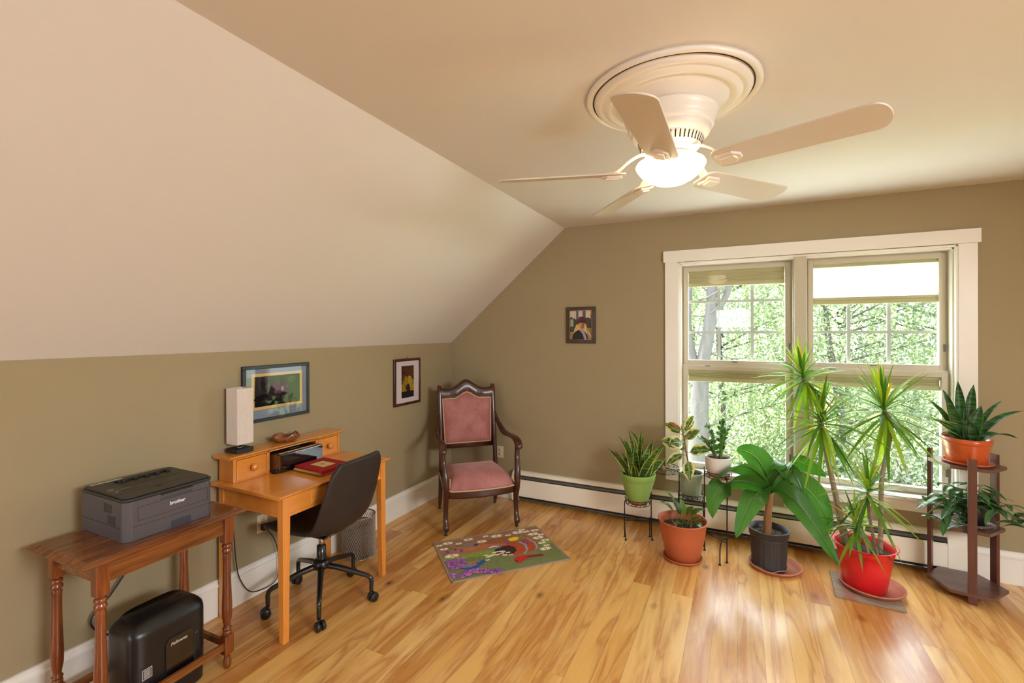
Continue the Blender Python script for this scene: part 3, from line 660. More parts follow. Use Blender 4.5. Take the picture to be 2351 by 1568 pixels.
o = mb.build('seat_shell', m_leath, t, solid=.03, subsurf=1)
mb = MB(); mb.lathe([(.017, .30), (.017, .435)], n=20); mb.build('gas_lift', m_chrome, t)
mb = MB(); mb.lathe([(.028, .22), (.028, .255), (.026, .335), (.022, .337)], n=24); mb.lathe([(.03, .195), (.052, .205), (.052, .235), (.045, .25), (.028, .255)], n=28); mb.build('column_sleeve', m_blackm, t)
mb = MB(); mb.box((-.09, -.11, .418), (.09, .09, .428)); mb.box((-.03, -.05, .40), (.03, .05, .42)); mb.tube([(.0, 0, .41), (.13, -.0, .415), (.2, 0, .41)], .005, 8); mb.build('tilt_mechanism', m_blackm, t, bevel=.002)
cw = [(.283, -2.308), (.640, -2.265), (.705, -1.935), (.39, -1.765), (.13, -1.98)]
Rl = Matrix.Rotation(-math.radians(94), 3, 'Z')
for k, (cx, cy) in enumerate(cw):
    d = Rl @ V(cx-.424, cy+2.055, 0); L = max(.27, min(.31, d.length)); d = d.normalized()
    mb = MB(); mb.tube(spline([d*.03+V(0, 0, .215), d*.12+V(0, 0, .20), d*(L-.06)+V(0, 0, .168), d*(L-.018)+V(0, 0, .155), d*L+V(0, 0, .13), d*L+V(0, 0, .065)], 6), lerp_list([.018, .017, .014, .013, .013, .012], 6), 12); lg = mb.build('leg', m_blackm, t)
    sd = d.cross(V(0, 0, 1)).normalized(); yawr = .5*k
    ax = Matrix.Rotation(yawr, 3, 'Z') @ sd; M3 = ax.to_track_quat('Z', 'Y').to_matrix().to_4x4(); c0 = d*L + (Matrix.Rotation(PI/2, 3, 'Z') @ ax)*.012
    mb = MB()
    for s in (-1, 1): mb.lathe([(.018, s*.006), (.026, s*.007), (.027, s*.012), (.027, s*.020), (.024, s*.024), (0, s*.025)], n=24, M=Matrix.Translation((c0.x, c0.y, .0275)) @ M3)
    mb.lathe([(.010, -.008), (.010, .008)], n=12, M=Matrix.Translation((c0.x, c0.y, .0275)) @ M3); mb.tube([(d*L).to_tuple()[:2]+(.03,), (d*L).to_tuple()[:2]+(.075,)], .008, 10)
    mb.build('caster', m_black, t)

# ------------------------------------------------------------------ armchair
t = thing('armchair', 'antique dark wood armchair upholstered in dusty rose velvet', 'armchair', (.812, -.784, 0), math.radians(42.9))
M = Mat('rose_velvet'); v = M.coord((60, 60, 2.5)); nz = M.noise(v, 2.2, 4, .6); v2 = M.coord((1, 1, 1)); n2 = M.noise(v2, 7, 3)
c = M.mix(nz, s2l((188, 122, 118)), s2l((140, 78, 78))); c = M.mix(M.ramp(n2, [(.4, (0,)*3), (.7, (.5,)*3)]), c, s2l((206, 146, 142)))
M.set(Base__Color=c, Roughness=.75, Sheen__Weight=.6, Sheen__Roughness=.4); M.b.inputs['Sheen Tint'].default_value = (.9, .6, .6, 1); M.bump(nz, .15, .002); m_velvet = M.m
m_gimp = simple('cream_gimp_braid', (208, 172, 132), .8, vary=.25, scale=220, bump=.5, bscale=400)
m_mx = wood('mahogany_rail', (92, 42, 22), (46, 18, 10), 'x', .34, .22, 1.0, 1.0)
for s in (-1, 1):
    mb = MB(); pth = spline([(s*.294, -.012, .045), (s*.294, -.010, .065), (s*.294, .012, .13), (s*.293, .016, .24), (s*.293, -.006, .34), (s*.296, -.018, .42), (s*.302, -.004, .50), (s*.308, .025, .57), (s*.312, .030, .64), (s*.314, .026, .675)], 5)
    mb.sweep(pth, lerp_list([(.045, .042), (.045, .05), (.036, .034), (.04, .040), (.05, .06), (.05, .055), (.045, .045), (.04, .04), (.038, .04), (.045, .05)], 5), (1, 0, 0), 3.5, 14); lg = mb.build('front_leg', m_mahog, t)
    mb = MB(); mb.lathe([(.006, .03), (.006, .048)], (s*.294, -.012, 0), 10); mb.lathe([(.0, -.012), (.016, -.01), (.018, 0), (.016, .01), (0, .012)], n=18, M=Matrix.Translation((s*.294, -.002, .018)) @ Matrix.Rotation(PI/2, 4, 'Y')); mb.box((s*.294-.012, -.012, .03), (s*.294+.012, .01, .046)); mb.build('caster', m_black, lg, bevel=.002)
    mb = MB(); pth = spline([(s*.262, .575, .045), (s*.258, .555, .2), (s*.255, .54, .36), (s*.253, .548, .52), (s*.252, .575, .75), (s*.252, .61, .95), (s*.252, .635, 1.06), (s*.256, .65, 1.12)], 6)
    mb.sweep(pth, lerp_list([(.034, .034), (.036, .036), (.04, .045), (.036, .04), (.034, .036), (.04, .036), (.046, .05), (.03, .03)], 6), (1, 0, 0), 4, 14); lg = mb.build('back_post', m_mahog, t)
    mb = MB(); mb.lathe([(0, -.012), (.016, -.01), (.018, 0), (.016, .01), (0, .012)], n=18, M=Matrix.Translation((s*.262, .585, .018)) @ Matrix.Rotation(PI/2, 4, 'Y')); mb.box((s*.262-.012, .57, .03), (s*.262+.012, .59, .046)); mb.build('caster', m_black, lg, bevel=.002)
    mb = MB(); pth = spline([(s*.262, .585, .865), (s*.275, .555, .80), (s*.295, .50, .735), (s*.31, .43, .700), (s*.318, .32, .700), (s*.316, .20, .712), (s*.315, .10, .715), (s*.315, .03, .700), (s*.315, -.008, .668), (s*.315, -.012, .648)], 6)
    mb.sweep(pth, lerp_list([(.02, .03), (.024, .055), (.03, .07), (.036, .055), (.042, .036), (.05, .034), (.062, .034), (.066, .036), (.06, .036), (.04, .02)], 6), (1, 0, 0), 3, 16); mb.build('arm', m_mahog, t)
    # side seat rail
    mb = MB(); mb.sweep([V(s*.290, .0, .325), V(s*.256, .54, .335)], (.03, .06), (1, 0, 0), 8, 12); mb.build('seat_rail', m_mx, t)
mb = MB(); mb.sweep(spline([(-.275, -.0, .325), (-.15, -.022, .32), (0, -.03, .32), (.15, -.022, .32), (.275, .0, .325)], 5), (.03, .062), (0, 1, 0), 8, 12); mb.build('seat_rail', m_mx, t)
mb = MB(); mb.sweep([V(-.25, .54, .335), V(.25, .54, .335)], (.028, .06), (0, 1, 0), 8, 12); mb.build('seat_rail', m_mx, t)
# seat cushion
def seatpt(u, v, top=True):
    s = 2*u-1; y = -.028*(1-s*s)-.006+(.53)*v; hw = .272-.028*v; e = min(1-abs(s), min(v, 1-v)*1.6)
    z = .362+.105*(1-math.exp(-max(e, 0)*9))*(1-.15*v)+.02*math.cos(s*PI/2)*math.sin(PI*min(1, v*1.1))
    return V(s*hw, y, z)
mb = MB(); mb.grid(lambda u, v: seatpt(u, v), 28, 28)
nb = 29
def skirt(idx):
    vs = [V(*mb.v[i]) for i in idx]; mb.add(vs + [p-V(0, 0, max(.03, p.z-.335)) for p in vs], [(k, k+1, len(vs)+k+1, len(vs)+k) for k in range(len(vs)-1)])
skirt(list(range(nb))); skirt([i*nb+nb-1 for i in range(nb)]); skirt([28*nb+i for i in range(nb)][::-1]); skirt([i*nb for i in range(nb)][::-1])
sc_ = mb.build('seat_cushion', m_velvet, t)
mb = MB(); mb.tube(spline([(-.275, .53, .352), (-.283, .26, .352), (-.290, .03, .352), (-.278, .002, .350)], 6), .006, 6); mb.tube(spline([(.275, .53, .352), (.283, .26, .352), (.290, .03, .352), (.278, .002, .350)], 6), .006, 6)
mb.tube(spline([(-.262, -.012, .45), (-.264, -.014, .40), (-.268, -.018, .356), (-.15, -.040, .352), (0, -.048, .351), (.15, -.040, .352), (.268, -.018, .356), (.264, -.014, .40), (.262, -.012, .45)], 6), .0065, 6)
mb.build('gimp_trim', m_gimp, sc_)
# back: plane from (y=.60,z=.58) to (y=.655,z=1.12)
def by(z): return .575+(z-.58)*.13
def bulge(x, z): return 0
mb = MB(); mb.sweep([V(-.24, by(.575), .575), V(.24, by(.575), .575)], (.028, .05), (0, 1, 0), 8, 12); mb.build('back_rail', m_mx, t)
def crest_top(x):
    a = abs(x); return 1.085+.018*max(0, (a-.17)/.08)**2 + .085*math.exp(-(a/.105)**2*1.2) if a < .26 else 1.1
def pan_top(x):
    a = abs(x); return 1.0+.062*math.exp(-(a/.075)**2)+(.006 if a > .12 else 0)
mb = MB(); N = 48
def crest(u, v):
    x = -.24+.48*u; z = pan_top(x)-.01+(crest_top(x)-pan_top(x)+.01)*v
    return V(x, by(z)-.016-.012*math.sin(PI*v)**.6, z)
mb.grid(crest, N, 8)
def crestb(u, v):
    x = -.24+.48*(1-u); z = pan_top(x)-.01+(crest_top(x)-pan_top(x)+.01)*v
    return V(x, by(z)+.016, z)
mb.grid(crestb, N, 8)
w0 = N+1; off = 9*w0
for i in range(N):
    for (r) in (0, 8): mb.f.append([r*w0+i, r*w0+i+1, off+r*w0+(N-i-1), off+r*w0+(N-i)]); mb.m.append(0); mb.fs.append(True)
cr_ = mb.build('crest_rail', m_mx, t)
mb = MB()
for s in (-1, 1):
    for k in range(5): mb.tube(spline([V(s*(.10+.012*k), by(1.05)-.030, 1.068-.002*k), V(s*(.106+.012*k), by(1.04)-.033, 1.045), V(s*(.112+.010*k), by(1.03)-.028, 1.03)], 4), .003, 6)
    mb.tube(spline([V(s*.02, by(1.07)-.028, 1.083), V(s*.05, by(1.06)-.030, 1.068), V(s*.08, by(1.04)-.030, 1.046), V(s*.1, by(1.02)-.028, 1.03)], 5), .004, 6)
mb.build('carving', m_mahog, cr_)
mb = MB()
def panel(u, v):
    x = -.228+.456*u; zt = pan_top(x*.93); z = .598+(zt-.605)*v; x *= (.94+.06*v)
    e = min(u, 1-u, v, 1-v); return V(x, by(z)-.014-.032*(1-math.exp(-e*14)), z)
mb.grid(panel, 40, 30); pb = mb.build('back_panel', m_velvet, t)
mb = MB(); mb.grid(lambda u, v: panel(1-u, v)*1 + V(0, .03+ (panel(1-u, v).y*0) , 0), 20, 10); mb.build('back_lining', simple('plain_lining', (120, 80, 78), .8), t)
ed = [panel(0, v/12) for v in range(12)] + [panel(u/40, 1) for u in range(40)] + [panel(1, 1-v/12) for v in range(12)] + [panel(1-u/20, 0) for u in range(20)]
mb = MB(); mb.tube([p+V(0, -.006, 0) for p in ed], .006, 6, True); mb.build('gimp_trim', m_gimp, pb)
for s in (-1, 1): MB().sweep([V(s*.232, by(.58), .58), V(s*.240, by(1.06), 1.06)], (.024, .028), (1, 0, 0), 8, 10).build('back_stile', m_mahog, t)

# ------------------------------------------------------------------ rug
t = thing('door_mat', 'rectangular mat printed with birds, flowers and a barrel', 'rug', (1.098, -1.031, 0), math.atan2(.733, .680))
rc = dict(green=(123, 132, 81), lime=(142, 164, 59), wood=(169, 123, 93), plank=(142, 98, 76), barrel=(189, 81, 42), brown=(162, 98, 59), seed=(201, 118, 69), hole=(62, 37, 32), ring=(152, 176, 189), white=(250, 250, 232), yel=(250, 220, 42), org=(250, 164, 67), red=(206, 40, 42), dred=(140, 35, 40), blue=(49, 88, 154), slate=(132, 137, 149), orange=(250, 108, 54), lilac=(162, 93, 176), lilac2=(123, 71, 164), pink=(220, 128, 201), dk=(54, 59, 47), leafg=(91, 140, 67), haze=(162, 162, 123))
ks = list(rc); rm = [simple('mat_'+k, rc[k], .95, vary=.38, scale=60, bump=.3, bscale=500) for k in ks]; RI = {k: i for i, k in enumerate(ks)}
MB().box((-.428, -.302, 0), (.428, .302, .006)).build('backing', simple('mat_edge', (70, 62, 52), .9), t)
mb = MB(); lay = [0]; rr = random.Random(11)
def R_(pts, k):
    lay[0] += 1; z = .0061+lay[0]*4e-6; mb.cur = RI[k]; mb.sm = False; mb.add([V(a, b, z) for a, b in pts], [list(range(len(pts)))])
R_(rect(-.42, -.294, .42, .294), 'green')
R_([(-.42, .0), (-.2, -.03), (0, -.06), (.1, .0), (-.05, .05), (-.42, .04)], 'lime'); R_([(.32, .02), (.42, .04), (.42, -.03), (.34, -.04)], 'lime'); 
R_([(-.42, .03), (-.236, .03), (-.02, .03), (.14, .05), (.3, .06), (.42, .02), (.42, .294), (-.42, .294)], 'wood')
for k in range(7): y = .06+.034*k; R_([(-.42, y), (-.1, y+.006), (.2, y), (.42, y+.004), (.42, y+.009), (.2, y+.006), (-.1, y+.011), (-.42, y+.004)], 'plank')
R_([(-.35, .12), (-.12, .13), (.1, .17), (.12, .10), (-.02, .07), (-.3, .09)], 'seed'); R_([(-.10, .19), (.14, .2), (.2, .15), (.12, .08), (-.06, .13)], 'brown')
R_([(-.036, -.007), (.043, .055), (.153, .105), (.253, .112), (.31, .068), (.325, -.016), (.27, -.08), (.2, -.105), (.105, -.115), (-.007, -.095), (-.04, -.05)], 'barrel')
R_([(.17, .11), (.19, .105), (.225, .02), (.205, -.07), (.165, -.11), (.145, -.112), (.19, -.07), (.205, .02)], 'ring'); R_([(.262, .11), (.278, .1), (.305, .03), (.295, -.05), (.262, -.085), (.25, -.09), (.28, -.04), (.287, .03)], 'ring')
R_([(-.03, .02), (.03, .05), (.09, .052), (.128, .01), (.12, -.05), (.08, -.085), (.02, -.09), (-.04, -.05)], 'hole')
for x, y in ((.22, .06), (.24, .03), (.1, .09), (-.3, .13), (-.26, .1), (-.36, .11)): R_(ell(x, y, .022, .012, 8, rr.random()*3), 'lilac2')
for x, y in ((.2, .1), (.27, .15), (-.33, .16), (-.25, .17), (.33, .07)): R_(ell(x, y, .03, .010, 8, rr.random()*3), 'leafg')
def daisy(x, y, r, sq=.6):
    n = 13
    for i in range(n):
        a = 2*PI*i/n+rr.random()*.2; c, s = math.cos(a), math.sin(a)*sq; R_([(x, y), (x+r*c*.6-r*.16*s, y+r*s*.6+r*.16*c), (x+r*c, y+r*s), (x+r*c*.6+r*.16*s, y+r*s*.6-r*.16*c)], 'white')
    R_(ell(x, y, r*.28, r*.2, 8), 'org')
for i in range(26):
    x = rr.uniform(-.4, .4); y = rr.uniform(.17, .28); a = rr.uniform(.5, 2.6); L = .03; R_([(x, y), (x+L*math.cos(a), y+L*math.sin(a)*.5), (x+L*math.cos(a)+.003, y+L*math.sin(a)*.5), (x+.004, y)], 'dk')
for x, y, r in ((-.25, .215, .03), (-.02, .262, .03), (.15, .215, .03), (.31, .225, .036), (.29, .27, .034), (.40, .13, .034), (.36, -.055, .03), (-.395, .235, .03), (-.325, .25, .045), (-.163, .255, .045), (.061, .235, .052), (.242, .236, .052), (-.075, .185, .045), (-.375, .165, .036), (-.345, .042, .058), (.345, .163, .05), (.355, .088, .05), (.345, -.005, .036), (.33, -.10, .05), (.39, .03, .04), (.385, .22, .04)): daisy(x, y, r)
for i in range(16): daisy(rr.uniform(-.14, .06), rr.uniform(-.1, .0)-(.02 if i % 2 else 0), .021)
R_([(.132, .155), (.19, .165), (.222, .15), (.2, .14), (.21, .125), (.175, .105), (.139, .1), (.12, .13)], 'yel')
R_([(-.2, .2), (-.15, .185), (-.12, .15), (-.13, .125), (-.17, .14), (-.22, .17)], 'slate'); R_(ell(-.135, .145, .018, .014, 10), 'dk'); R_([(-.11, .04), (-.03, .085), (.02, .06), (.03, .035), (-.03, .03)], 'slate'); R_([(-.07, .055), (-.02, .082), (.03, .06), (-.02, .062)], 'white')
R_([(.06, -.15), (.1, -.135), (.13, -.14), (.174, -.15), (.275, -.165), (.272, -.195), (.16, -.185), (.12, -.2), (.09, -.225), (.06, -.235), (.045, -.205), (.05, -.18)], 'red'); R_([(.15, -.155), (.275, -.165), (.272, -.195), (.16, -.182)], 'dred'); R_(ell(.062, -.195, .012, .010, 8), 'dk')
R_([(-.34, -.15), (-.3, -.19), (-.22, -.19), (-.17, -.15), (-.14, -.12), (-.148, -.09), (-.19, -.12), (-.28, -.1), (-.32, -.12)], 'blue'); R_([(-.33, -.13), (-.27, -.105), (-.22, -.12), (-.21, -.145), (-.27, -.165), (-.32, -.155)], 'slate'); R_([(-.28, -.1), (-.23, -.095), (-.19, -.105), (-.22, -.118)], 'orange')
def lil(n, fx):
    for i in range(n): x, y = fx(); R_(ell(x, y, rr.uniform(.006, .013), rr.uniform(.005, .010), 6, rr.random()*3), rr.choice(['lilac', 'lilac2', 'lilac', 'pink']))
lil(150, lambda: (rr.uniform(-.42, -.30)+rr.random()*.03, rr.uniform(-.155, -.01))); lil(40, lambda: (rr.uniform(-.42, -.385), rr.uniform(-.26, -.2)))
def l2():
    s = rr.random(); return (-.35+.26*s+rr.uniform(-.02, .02), -.26+.03*math.sin(s*5)+rr.uniform(-.028, .03)+.01*s)
lil(220, l2)
mb.build('printed_pile', rm, t)
mb = MB()
for a, b, c, d in ((-.432, -.306, .432, -.293), (-.432, .293, .432, .306), (-.432, -.306, -.419, .306), (.419, -.306, .432, .306)): mb.box((a, b, 0), (c, d, .0078))
mb.build('binding', simple('grey_binding', (158, 142, 128), .9, vary=.1, scale=80), t, bevel=.002)

# ------------------------------------------------------------------ side table, printer, shredder
t = thing('side_table', 'narrow dark oak side table with turned legs below the printer', 'side table', (.312, -2.918, 0), math.radians(1.5))
mb = MB(); hx, hy = .218, .327; zt = .76
mb.sm = False
def rr4(a, b, z): return [V(-a, -b, z), V(a, -b, z), V(a, b, z), V(-a, b, z)]
mb.add(rr4(hx-.028, hy-.028, zt)+rr4(hx, hy, zt-.012)+rr4(hx-.006, hy-.006, zt-.02)+rr4(hx-.03, hy-.03, zt-.026), [(0, 1, 2, 3)]+[(i*4+4+k, i*4+4+(k+1) % 4, i*4+(k+1) % 4, i*4+k) for i in range(3) for k in range(4)]+[(15, 14, 13, 12)])
mb.build('tabletop', m_oak, t, bevel=.002)
mb = MB(); ax_, ay_ = .168, .248
mb.box((-ax_, -ay_-.01, .655), (ax_, -ay_+.01, zt-.026)); mb.box((-ax_, ay_-.01, .655), (ax_, ay_+.01, zt-.026)); mb.box((-ax_-.01, -ay_, .655), (-ax_+.01, ay_, zt-.026)); mb.box((ax_-.01, -ay_, .655), (ax_+.01, ay_, zt-.026)); mb.build('apron', m_oak, t, bevel=.0015)
tp = [(.016, .605), (.021, .598), (.022, .590), (.016, .582), (.021, .574), (.0215, .566), (.015, .558), (.019, .548), (.0175, .54), (.017, .5), (.0175, .44), (.020, .36), (.0225, .30), (.021, .25), (.015, .215), (.0145, .205), (.020, .200), (.0205, .192), (.015, .186), (.020, .181), (.0195, .175), (.016, .170)]
for sx in (-1, 1):
    for sy in (-1, 1):
        x, y = sx*ax_, sy*(ay_+.002); mb = MB(); mb.box((x-.022, y-.022, .612), (x+.022, y+.022, zt-.026)); mb.box((x-.021, y-.021, .075), (x+.021, y+.021, .165))
        mb.lathe(tp+[(.021, .168)], (x, y, 0), 20); mb.lathe([(.020, .612), (.016, .605)], (x, y, 0), 20); mb.lathe([(.018, .076), (.012, .066), (.013, .06), (.018, .04), (.018, .022), (.012, .004), (.008, 0)], (x, y, 0), 20); mb.build('leg', m_oakz, t, bevel=.003)
mb = MB(); mb.box((ax_-.009, -ay_, .10), (ax_+.009, ay_, .132)); mb.build('stretcher', m_oak, t, bevel=.002)
mb = MB(); mb.box((-ax_-.009, -ay_, .10), (-ax_+.009, ay_, .132)); mb.build('stretcher', m_oak, t, bevel=.002)
for s in (-1, 1): MB().box((-ax_, s*ay_-.009, .105), (ax_, s*ay_+.009, .135)).build('stretcher', m_oak, t, bevel=.002)

m_pg = simple('printer_graphite', (84, 80, 84), .45, vary=.03, scale=40, bump=.05, bscale=900); m_pt = simple('printer_top_black', (48, 46, 44), .42, vary=.05, bump=.05, bscale=900)
t = thing('laser_printer', 'dark grey laser printer on the oak side table', 'printer', (.272, -2.892, .76))
# local: +X faces the room, Y along the wall
def rpoly(x0, y0, x1, y1, r0, r1, n=5):
    out = []
    for (cx, cy, a0, r) in ((x1-r1, y0+r1, -PI/2, r1), (x1-r1, y1-r1, 0, r1), (x0+r0, y1-r0, PI/2, r0), (x0+r0, y0+r0, PI, r0)):
        for i in range(n+1): a = a0+PI/2*i/n; out.append((cx+r*math.cos(a), cy+r*math.sin(a)))
    return out
mb = MB(); mb.prism(rpoly(-.175, -.178, .18, .178, .012, .03), .0, .164, 'z'); mb.box((-.186, -.17, .01), (-.17, .17, .09)); mb.box((-.186, -.17, .135), (-.17, .17, .162)); mb.build('body', m_pg, t, bevel=.002)
mb = MB(); mb.prism(rpoly(-.176, -.180, .183, .180, .02, .03), .166, .176, 'z'); mb.prism(rpoly(-.17, -.174, .172, .174, .02, .026), .176, .184, 'z'); mb.build('top_cover', m_pt, t, bevel=.003)
mb = MB(); mb.prism([(-.115, -.085), (-.02, -.085), (-.005, -.07), (-.005, .12), (-.02, .14), (-.115, .14)], .1842, .1848, 'z'); tray = mb.build('output_slot', simple('slot_black', (8, 8, 9), .35), t)
mb = MB(); mb.tube([(-.095, -.08, .187), (-.095, .135, .187)], .003, 8); mb.box((-.118, -.085, .1845), (-.105, .14, .190)); 
for k in range(5): mb.lathe([(.007, -.008), (.007, .008)], (-.085, -.06+k*.045, .187), 12, 'y')
mb.build('roller', m_black, tray, bevel=.001)
def line(mb, pts, wdt, x):   # thin dark lines on the front face, (y,z) polyline
    for (a, b), (c, d) in zip(pts[:-1], pts[1:]):
        if abs(a-c) < 1e-6: mb.box((x-.001, a-wdt/2, min(b, d)-wdt/2), (x+.0004, a+wdt/2, max(b, d)+wdt/2))
        else: mb.box((x-.001, min(a, c), b-wdt/2), (x+.0004, max(a, c), b+wdt/2))
mb = MB(); mb.sm = False; line(mb, [(-.148, .058), (.178, .058)], .0014, .18); line(mb, [(-.13, .078), (.150, .078), (.150, .135), (.085, .135)], .0014, .18); line(mb, [(-.045, .135), (-.13, .135), (-.13, .078)], .0014, .18)
mb.box((-.17, -.1788, .0573), (.15, -.1779, .0587)); mb.build('seam', m_dark, t)
mb = MB()
for zz in (.11, .064):
    for k in range(9):
        for j in range(3): mb.box((.02+j*.022+(.03 if zz < .1 else 0), -.1787, zz+k*.0042), (.038+j*.022+(.03 if zz < .1 else 0), -.1779, zz+k*.0042+.0016))
mb.build('vent', m_dark, t)
tag(MB().prism([(-.005, .0), (-.005, .028), (.0, .034), (.072, .034), (.078, .028), (.078, 0)], .1795, .1806, 'x').build('tray_recess', simple('recess_slate', (62, 66, 76), .3), t), 'recessed paper tray grip')
tag(MB().box((.178, -.045, .134), (.1815, .085, .148)).build('cover_grip', simple('grip_slate', (66, 70, 80), .3), t, bevel=.002), 'recessed finger grip')
MB().box((.1805, -.045, .158), (.1845, .085, .166)).build('grip_shadow_gap', m_dark, t, bevel=.001)
text('lettering', 'brother', .021, (.1809, .022, .112), (PI/2, 0, PI/2), simple('logo_white', (226, 226, 230), .4, spec=.3), t, .0003, 0, .0006, .95)
mb = MB(); mb.box((-.165, -.155, .1842), (-.145, -.035, .1846)); mb.box((-.01, -.155, .1842), (.0, -.135, .1845)); mb.box((.022, -.16, .1842), (.024, -.09, .1845)); mb.prism(ell(.05, -.145, .006, .006, 12), .1842, .1846, 'z'); tag(mb.build('lettering_strip', simple('pale_print', (170, 172, 164), .5), t), 'pale control markings')
mb = MB()
for k in range(5):
    for j in range(2): mb.prism(ell(.036+j*.014, -.12+k*.012, .003, .003, 8), .1842, .1847, 'z')
mb.build('button', m_black, t); mb = MB(); mb.box((.098, -.172, .1841), (.0992, .172, .1844)); mb.box((.11, -.03, .1842), (.12, -.01, .1846)); mb.build('seam', m_dark, t)

t = thing('paper_shredder', 'black paper shredder on the floor under the side table', 'shredder', (.345, -2.895, 0), math.radians(1.5))
m_sh = simple('shredder_black', (24, 22, 23), .32, vary=.06, bump=.06, bscale=900)
mb = MB()
def shx(u, v):
    a = 2*PI*u; z = .005+.385*v; c, s = math.cos(a), math.sin(a); e = 5.0
    sc = 1.0 if v < .88 else 1-.20*((v-.88)/.12)**2.4; scx = 1.0 if v < .84 else 1-.38*((v-.84)/.16)**2.2
    scx *= .9+.1*min(1, v*3)
    return V(math.copysign(abs(c)**(2/e), c)*.108*scx, math.copysign(abs(s)**(2/e), s)*.158*sc, z + (.012*math.cos(s*PI/2) if v > .99 else 0))
mb.grid(shx, 48, 26, True); mb.f.append([26*48+i for i in range(48)]); mb.m.append(0); mb.fs.append(True); mb.build('body', m_sh, t)
mb = MB(); mb.box((-.006, -.105, .386), (.004, .10, .3945)); mb.build('feed_slot', simple('slot_black_b', (5, 5, 5), .3), t)
mb = MB(); mb.box((.018, -.11, .384), (.028, .1, .3915)); mb.box((-.03, -.06, .388), (-.0285, .03, .3925)); tag(mb.build('slot_rim', simple('dark_grey_rim', (70, 72, 74), .3), t), 'grey slot rim')
fp = [V(.1085, .03+yy, zz) for yy, zz in ((-.062, .09), (-.05, .06), (.05, .06), (.062, .09), (.062, .27), (.05, .285), (-.05, .285), (-.062, .27))]
mb = MB(); mb.prism([(.03+a, b) for a, b in ((-.06, .10), (-.045, .075), (.045, .075), (.06, .10), (.058, .262), (.045, .278), (-.045, .278), (-.058, .262))], .1065, .1105, 'x'); wn_ = mb.build('window_panel', simple('smoked_window', (14, 13, 15), .08, coat=1), t, bevel=.003)
mb = MB(); mb.tube([(.1105, .03+a, b) for a, b in ((-.06, .10), (-.045, .075), (.045, .075), (.06, .10), (.058, .262), (.045, .278), (-.045, .278), (-.058, .262))], .0025, 8, True); mb.build('window_rim', m_sh, wn_)
text('lettering', 'Fellowes.', .019, (.1112, .025, .252), (PI/2, 0, PI/2), simple('shredder_logo', (190, 178, 168), .4), t, .0003, .25, .0004)
mb = MB(); mb.sm = False
for a, b, c, d in ((-.12, .165, -.082, .1675), (-.12, .2065, -.082, .209), (-.12, .165, -.1175, .209), (-.0845, .165, -.082, .209)): mb.box((.1083, a, b), (.1092, c, d))
for k in range(7): mb.box((.1083, -.114, .171+k*.005), (.1091, -.088, .1732+k*.005))
tag(mb.build('sticker', simple('sticker_white', (200, 196, 196), .6), t), 'small white framed label')
MB().prism([(-.03, .255), (.045, .235), (.045, .25), (-.03, .27)], -.153, -.1515, 'y').build('handle_slot', m_dark, t)
mb = MB()
for k in range(2): mb.box((.1083, .095+k*.008, .243+k*.002), (.1089, .098+k*.008, .246+k*.002))
for k in range(16): mb.box((.034, -.09+k*.011, .386), (.039, -.085+k*.011+(k % 3)*.001, .3918))
mb.build('marking', simple('grey_print', (150, 150, 150), .5), t)
t = thing('power_cord', 'black power cord looping behind the oak side table', 'cord')
mb = MB(); mb.tube(spline([(.05, -2.75, .62), (.05, -2.80, .54), (.04, -2.865, .485), (.035, -2.943, .384), (.035, -3.01, .321), (.04, -3.0, .26), (.06, -2.93, .19), (.1, -2.88, .14), (.2, -2.90, .05), (.22, -2.9, .03)], 8), .0042, 10); mb.build('cable', m_black, t)
t = thing('power_cord', 'black power cord hanging from the outlet under the desk', 'cord')
mb = MB(); mb.tube(spline([(.04, -2.14, .40), (.05, -2.10, .33), (.05, -2.07, .24), (.05, -2.062, .10), (.05, -2.09, .045), (.05, -2.16, .035), (.045, -2.25, .06), (.04, -2.31, .16), (.04, -2.335, .28), (.04, -2.345, .42), (.035, -2.36, .62), (.03, -2.35, .70)], 8), .003, 8); mb.build('cable', m_black, t)
MB().box((.008, -2.157, .385), (.04, -2.123, .422)).build('plug', m_black, t, bevel=.004)

# ------------------------------------------------------------------ waste basket
t = thing('waste_basket', 'small silver lattice waste basket by the knee wall', 'waste basket', (.20, -1.515, 0))
m_sil = simple('beaded_silver', (176, 164, 152), .28, metal=.75, vary=.2, scale=60)
mb = MB(); NA, NZ, RB, HB = 44, 17, .112, .295
vs = []; 
for j in range(NZ+1):
    for i in range(NA): a = 2*PI*(i+.5*(j % 2))/NA; vs.append(V(RB*math.cos(a), RB*math.sin(a), .006+(HB-.012)*j/NZ))
for j in range(NZ):
    for i in range(NA):
        a = j*NA+i; nx = (j+1)*NA
        b1 = nx+i; b2 = nx+((i-1) % NA if j % 2 == 0 else (i+1) % NA)
        for b in (b1, b2):
            p, q = vs[a], vs[b]; mb.tube([p*1, q*1], .0022, 4)
for p in vs: mb.sphere(p, .0042, 6)
mb.build('lattice', m_sil, t)
mb = MB()
for z in (.004, HB-.004): mb.tube([(RB*math.cos(a), RB*math.sin(a), z) for a in [2*PI*i/48 for i in range(48)]], .0045, 8, True)
mb.build('rim', m_sil, t)
mb = MB(); mb.lathe([(.0, .008), (.104, .008), (.106, .23), (.1045, .23), (.1025, .010), (0, .010)], n=40); mb.build('liner', simple('grey_liner', (150, 132, 118), .5, vary=.2, scale=40), t)

